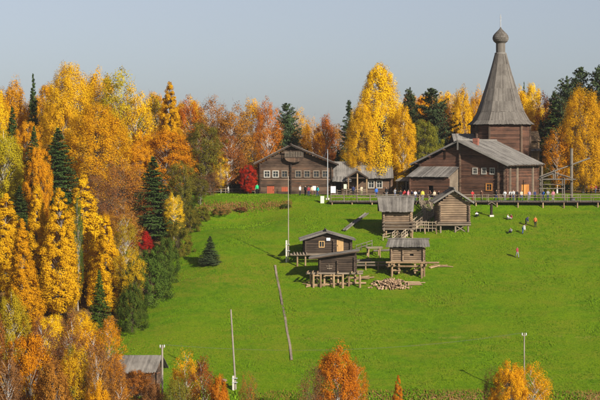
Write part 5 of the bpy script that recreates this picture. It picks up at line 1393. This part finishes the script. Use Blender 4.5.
def make_person_meshes(kind):
    J, E = pose(kind); names = list(J); ix = {n: i for i, n in enumerate(names)}
    me = bpy.data.meshes.new('tmp'); me.from_pydata([J[n][0] for n in names], [(ix[a], ix[b]) for a, b, _ in E], [])
    o = bpy.data.objects.new('tmp', me); col.objects.link(o)
    o.modifiers.new('s', 'SKIN'); sub = o.modifiers.new('d', 'SUBSURF'); sub.levels = 1; sub.render_levels = 1
    for i, n in enumerate(names):
        sv = me.skin_vertices[0].data[i]; r = J[n][1]; sv.radius = (r, r); sv.use_root = (n == 'pelvis')
    dg = bpy.context.evaluated_depsgraph_get(); dg.update()
    body = bpy.data.meshes.new_from_object(o.evaluated_get(dg)); bpy.data.objects.remove(o)
    body.name = 'person'
    body.polygons.foreach_set('use_smooth', np.ones(len(body.polygons), bool))
    reg = []
    for p in body.polygons:
        c = p.center; best = (9, None)
        for a, b, g in E:
            A_, B_ = J[a][0], J[b][0]; d = B_ - A_; t = max(0, min(1, (c - A_).dot(d) / max(1e-9, d.dot(d)))); q = (c - A_ - d * t).length - J[a][1] * (1 - t) - J[b][1] * t
            if q < best[0]: best = (q, g)
        reg.append(best[1])
    hz_ = J['head'][0]; up = (J['crown'][0] - J['head'][0]).normalized(); fw = (J['nose'][0] - J['head'][0]).normalized()
    for i, p in enumerate(body.polygons):
        if reg[i] == 'h':
            v = p.center - hz_
            if v.dot(up) > .045 or (v.dot(fw) < .015 and v.dot(up) > -.075): reg[i] = 'r'
    def part(tags, off, nm):
        keep = [p for i, p in enumerate(body.polygons) if reg[i] in tags]; vm = {}; vs = []; fs = []
        for p in keep:
            f = []
            for v in p.vertices:
                if v not in vm: vm[v] = len(vs); vs.append(body.vertices[v].co + body.vertices[v].normal * off)
                f.append(vm[v])
            fs.append(f)
        m_ = bpy.data.meshes.new(nm); m_.from_pydata(vs, [], fs); m_.update(); m_.polygons.foreach_set('use_smooth', np.ones(len(fs), bool)); return m_
    parts = {'jacket': part('t', .026, 'jacket'), 'trousers': part('l', .016, 'trousers'), 'shoes': part('f', .012, 'shoes'), 'hair': part('r', .014, 'hair')}
    # eyes
    mb = MB(); sd = up.cross(fw)
    for s in (-1, 1):
        c = hz_ + fw * .088 + up * .012 + sd * s * .033; mb.beam(c - fw * .006, c + fw * .006, .02, .012)
    mb2 = MB(); c = hz_ + fw * .083 - up * .048; mb2.beam(c - sd * .022, c + sd * .022, .016, .008, up=up)
    return body, parts, mb.mesh('eyes'), mb2.mesh('mouth')
POSES = {k: make_person_meshes(k) for k in ('stand', 'hands', 'walk', 'rail', 'sit', 'bend')}
CL = {}
def cloth(name, c):
    if name not in CL: CL[name] = plain('cloth_' + name, c, .85, .18, 8)
    return CL[name]
COLS = {'black': (.012, .012, .014), 'navy': (.02, .03, .09), 'blue': (.03, .12, .45), 'teal': (.02, .35, .38), 'red': (.42, .03, .03), 'pink': (.50, .18, .22), 'white': (.58, .58, .57),
        'yellow': (.60, .50, .06), 'green': (.02, .40, .14), 'grey': (.22, .22, .23), 'brown': (.13, .06, .035), 'beige': (.5, .40, .28), 'jeans': (.05, .08, .18), 'orange': (.6, .16, .04), 'maroon': (.25, .03, .04), 'lilac': (.4, .32, .5), 'skin': (.50, .28, .19), 'hair': (.05, .03, .02), 'fair': (.32, .2, .09), 'greyhair': (.35, .34, .33), 'khaki': (.2, .18, .1)}
def person(loc, yaw, ps, top, legs, label, hair='hair', s=1.0, group=None):
    body, parts, eyes, mouth = POSES[ps]
    o = link('person', body, None, cloth('skin', COLS['skin'])); o.location = loc; o.rotation_euler = (0, 0, yaw); o.scale = (s, s, s)
    tag(o, label, 'person', group)
    for n, c in (('jacket', top), ('trousers', legs), ('shoes', 'black'), ('hair', hair)):
        link(n, parts[n], o, cloth(c, COLS[c]))
    link('eyes', eyes, o, cloth('black', COLS['black'])); link('mouth', mouth, o, cloth('maroon', COLS['maroon']))
    return o
def on_deck(px, Y=276.9): return Vector(((px - 300) / F * Y, Y, Zd))
def on_ground(px, Y): x = (px - 300) / F * Y; return Vector((x, Y, T(x, Y) - .01))
def lawn(px, py): p = G(px, py); p.z -= .01; return p
rr = R
PL = [
 # on the lawn
 (lawn(476.5, 217), 20, 'sit', 'white', 'black', 'person in white top and dark trousers sitting beside the gable-end granary', 'hair'),
 (lawn(507.5, 219.5), 70, 'sit', 'white', 'beige', 'person in white sitting on the lawn next to someone in red', 'fair'),
 (lawn(511.5, 219.5), -60, 'sit', 'maroon', 'grey', 'person in dark red sitting on the lawn beside one in white', 'hair'),
 (lawn(525.8, 226), 100, 'bend', 'navy', 'black', 'person in navy bending over on the lawn near the orange jacket', 'hair'),
 (lawn(535.3, 227.5), 160, 'stand', 'orange', 'black', 'person in orange jacket standing on the lawn', 'fair'),
 (lawn(510.8, 233.5), -30, 'sit', 'grey', 'black', 'person in grey and black sitting on the lawn below the pair', 'hair'),
 (lawn(522.6, 234.5), 60, 'bend', 'white', 'jeans', 'person in white top and jeans stooping on the lawn', 'fair'),
 (lawn(517.2, 258.5), 30, 'walk', 'maroon', 'grey', 'person in red-brown jacket walking alone down the meadow', 'hair'),
 # in front of the log house
 (on_ground(257, 286.0), 10, 'stand', 'green', 'black', 'person in bright green jacket by the left corner of the log house', 'hair'),
 (on_ground(300.0, 284.0), 60, 'hands', 'white', 'black', 'person in white jacket on the grass before the log house', 'fair'),
 (on_ground(305.4, 285.0), -40, 'stand', 'black', 'black', 'person all in black on the grass before the log house'),
 (on_ground(308.6, 284.0), 15, 'stand', 'maroon', 'navy', 'person in dark red jacket on the grass before the log house'),
 (on_ground(317.5, 283.0), -60, 'walk', 'teal', 'navy', 'person in teal jacket walking before the log house', 'fair'),
 (on_ground(312.0, 285.5), 30, 'stand', 'beige', 'brown', 'person in beige coat next to the small white notice board', 'greyhair'),
 # porch and low house
 (on_ground(353.2, 286.8), 170, 'stand', 'navy', 'black', 'person in navy at the porch of the low house'),
 (on_ground(361.5, 286.4), 30, 'hands', 'beige', 'khaki', 'person in beige at the right porch post of the low house', 'fair'),
 (on_ground(376.3, 284.5), 20, 'stand', 'blue', 'navy', 'person in bright blue jacket under the white-framed windows', 'hair'),
 (on_ground(386.5, 284.0), -20, 'stand', 'black', 'grey', 'person in black coat right of the blue jacket'),
 (on_ground(395.0, 283.0), 40, 'hands', 'grey', 'jeans', 'person in grey jacket before the drooping yellow birch', 'fair'),
 # on the boardwalk, near the yellow jacket
 (on_deck(400.5), 30, 'stand', 'black', 'jeans', 'person in black jacket and jeans, left end of the boardwalk crowd'),
 (on_deck(404.6, 277.4), -20, 'walk', 'red', 'black', 'person in red jacket in the boardwalk crowd left of the yellow jacket', 'hair'),
 (on_deck(408.2), 60, 'hands', 'pink', 'grey', 'person in pink jacket in the boardwalk crowd', 'fair'),
 (on_deck(411.8, 277.5), -80, 'stand', 'navy', 'navy', 'person in navy between pink and white jackets'),
 (on_deck(415.2), 10, 'rail', 'white', 'jeans', 'person in white leaning on the rail left of the yellow jacket', 'hair'),
 (on_deck(418.8, 277.4), 40, 'stand', 'black', 'black', 'person in black right beside the yellow jacket'),
 (on_deck(422.6, 276.7), 5, 'stand', 'yellow', 'grey', 'person in bright yellow jacket on the boardwalk'),
 (on_deck(430.2, 277.4), -60, 'walk', 'brown', 'jeans', 'person in brown jacket walking right of the yellow jacket'),
 (on_deck(434.4, 276.8), 20, 'stand', 'beige', 'black', 'person in beige top above the roof of the stair granary', 'fair'),
 (on_deck(438.6, 277.2), 90, 'walk', 'black', 'grey', 'person in dark clothes with grey trousers above the stair granary'),
 # boardwalk before the big house
 (on_deck(472.4, 276.7), 10, 'rail', 'red', 'maroon', 'person in vivid red coat at the rail before the gabled house', 'hair'),
 (on_deck(481.6, 277.3), -50, 'stand', 'brown', 'khaki', 'person in brown and khaki under the three small windows', 'fair'),
 (on_deck(496.2, 277.2), 70, 'walk', 'black', 'navy', 'person in black walking under the corner of the gabled house'),
 (on_deck(504.8, 276.8), -10, 'hands', 'white', 'grey', 'person in white and grey at the corner post of the gabled house', 'fair'),
 (on_deck(510.2, 277.3), 30, 'stand', 'white', 'black', 'person in white jacket and black trousers left of the orange door', 'hair'),
 (on_deck(513.4, 276.8), -30, 'rail', 'white', 'jeans', 'person in white jacket and jeans at the rail left of the orange door', 'fair'),
 (on_deck(517.0, 277.4), 50, 'stand', 'black', 'black', 'person all in black just left of the orange door'),
 (on_deck(521.4, 276.9), 10, 'walk', 'beige', 'jeans', 'person in beige jacket right in front of the orange door', 'fair'),
 (on_deck(529.2, 277.2), -20, 'stand', 'lilac', 'grey', 'person in lilac jacket right of the orange door', 'fair'),
 (on_deck(534.8, 276.8), 35, 'stand', 'navy', 'black', 'person in navy jacket two steps right of the orange door'),
 (on_deck(543.4, 277.3), -70, 'walk', 'blue', 'jeans', 'person in blue jacket under the well frame'),
 (on_deck(547.8, 276.8), 15, 'rail', 'grey', 'navy', 'person in grey at the rail under the well frame', 'hair'),
 (on_deck(553.2, 277.0), -15, 'walk', 'pink', 'white', 'person in pink top and white trousers beside the well frame', 'fair'),
 (on_ground(591.0, 304.0), 20, 'stand', 'red', 'black', 'person in red by the far fence behind the well'),
 (on_ground(595.4, 303.0), -30, 'walk', 'maroon', 'jeans', 'person in maroon walking by the far fence behind the well', 'fair'),
 (on_ground(586.6, 305.0), 50, 'stand', 'lilac', 'black', 'person in lilac by the far fence behind the well', 'fair'),
]
for it in PL:
    loc, yaw, ps, top, legs, lab = it[:6]
    person(loc, R(yaw), ps, top, legs, lab, it[6] if len(it) > 6 else 'hair', random.uniform(.97, 1.06))

# ------------------------------------------------------------------ grass tufts on the open slope
r3 = np.random.default_rng(11)
n = 150000
Yg = r3.uniform(196, 291, n); pxg = r3.uniform(95, 610, n); xg = (pxg - 300) / F * Yg
keep = []
for i in range(n):
    gxl = gully_x(Yg[i])
    if xg[i] > gxl + 1.5: keep.append(i)
xg = xg[keep]; Yg = Yg[keep]; n = len(xg)
zg = np.array([T(a, b_) for a, b_ in zip(xg, Yg)])
C = np.stack([xg, Yg, zg - .02], 1)
pat = np.array([mnoise.noise(Vector((a * .18, b_ * .18, 2))) for a, b_ in zip(xg, Yg)])
h = r3.uniform(.05, .165, n) * (1 + .8 * np.clip(pat, -.4, .6)); h = np.where((np.abs(Yg - 276.5) < 1.6) & (xg < -2), h * 1.7, h)
h = np.where((Yg < 206) & (Yg > 199), h * 1.8, h)
a = r3.uniform(0, np.pi, n); w = h * .55
ux = np.stack([np.cos(a) * w, np.sin(a) * w, 0 * a], 1); vx = np.stack([-np.sin(a) * w, np.cos(a) * w, 0 * a], 1)
tip = np.stack([r3.normal(size=n) * h * .35, r3.normal(size=n) * h * .35, h], 1)
Vt = np.stack([C - ux, C + ux, C + tip, C - vx, C + vx, C + tip * np.array([-1, -1, .85])], 1).reshape(-1, 3)
Ft = np.arange(n * 6).reshape(-1, 3)
rnd = np.repeat(np.clip(.5 + .6 * pat + r3.normal(size=n) * .22, 0, 1), 2)
gm = mesh_np('meadow_grass', Vt, Ft, rnd)
mg_ = bpy.data.materials.new('grass_blades'); mg_.use_nodes = True; nt = mg_.node_tree; b = nt.nodes['Principled BSDF']
at = N(nt, 'ShaderNodeAttribute', attribute_name='rnd').outputs['Fac']
pos = N(nt, 'ShaderNodeNewGeometry').outputs['Position']
cg = mixrgb(nt, at, (.062, .140, .002), (.132, .222, .004)); cg = mixrgb(nt, smooth_range(nt, noise_n(nt, pos, .3, 4), .52, .75), cg, (.15, .17, .018))
nt.links.new(cg, b.inputs['Base Color']); b.inputs['Roughness'].default_value = .9; b.inputs['Specular IOR Level'].default_value = .1
go = link('meadow_grass', gm, None, mg_); tag(go, 'short bright green grass tufts covering the open hillside', 'grass', kind='stuff')

# ------------------------------------------------------------------ dry grass along bank and meadow foot
n = 9000
sel = r3.random(n) < .26
Yd = np.where(sel, 276.6 + r3.normal(size=n) * .9, r3.uniform(198, 206.5, n)); pxd = np.where(sel, r3.uniform(196, 292, n), r3.uniform(262, 610, n)); xd = (pxd - 300) / F * Yd
zd = np.array([T(a, b_) for a, b_ in zip(xd, Yd)]); C = np.stack([xd, Yd, zd - .03], 1); h = r3.uniform(.15, .45, n)
a = r3.uniform(0, np.pi, n); w = h * .16; ux = np.stack([np.cos(a) * w, np.sin(a) * w, 0 * a], 1); tip = np.stack([r3.normal(size=n) * h * .4, r3.normal(size=n) * h * .4, h], 1)
gm = mesh_np('dry_grass', np.stack([C - ux, C + ux, C + tip], 1).reshape(-1, 3), np.arange(n * 3).reshape(-1, 3), r3.random(n))
go = link('dry_grass', gm, None, L['dry']); tag(go, 'dry tawny grass along the bank and the foot of the meadow', 'grass', kind='stuff')
# ------------------------------------------------------------------ thin autumn haze in the valley
mb = MB(); mb.box(-930, 930, -130, 1530, -36, 38); hzo = mb.build('haze', None, None)
hm = bpy.data.materials.new('haze_air'); hm.use_nodes = True; nt = hm.node_tree; nt.nodes.clear()
out = N(nt, 'ShaderNodeOutputMaterial'); pv = N(nt, 'ShaderNodeVolumePrincipled')
pv.inputs['Color'].default_value = (.93, .95, 1, 1); pv.inputs['Density'].default_value = HAZE; pv.inputs['Anisotropy'].default_value = .0
nt.links.new(pv.outputs[0], out.inputs['Volume']); hzo.data.materials.append(hm); tag(hzo, 'thin pale autumn haze over the whole valley', 'haze', kind='stuff')
print('objects', len(bpy.data.objects))
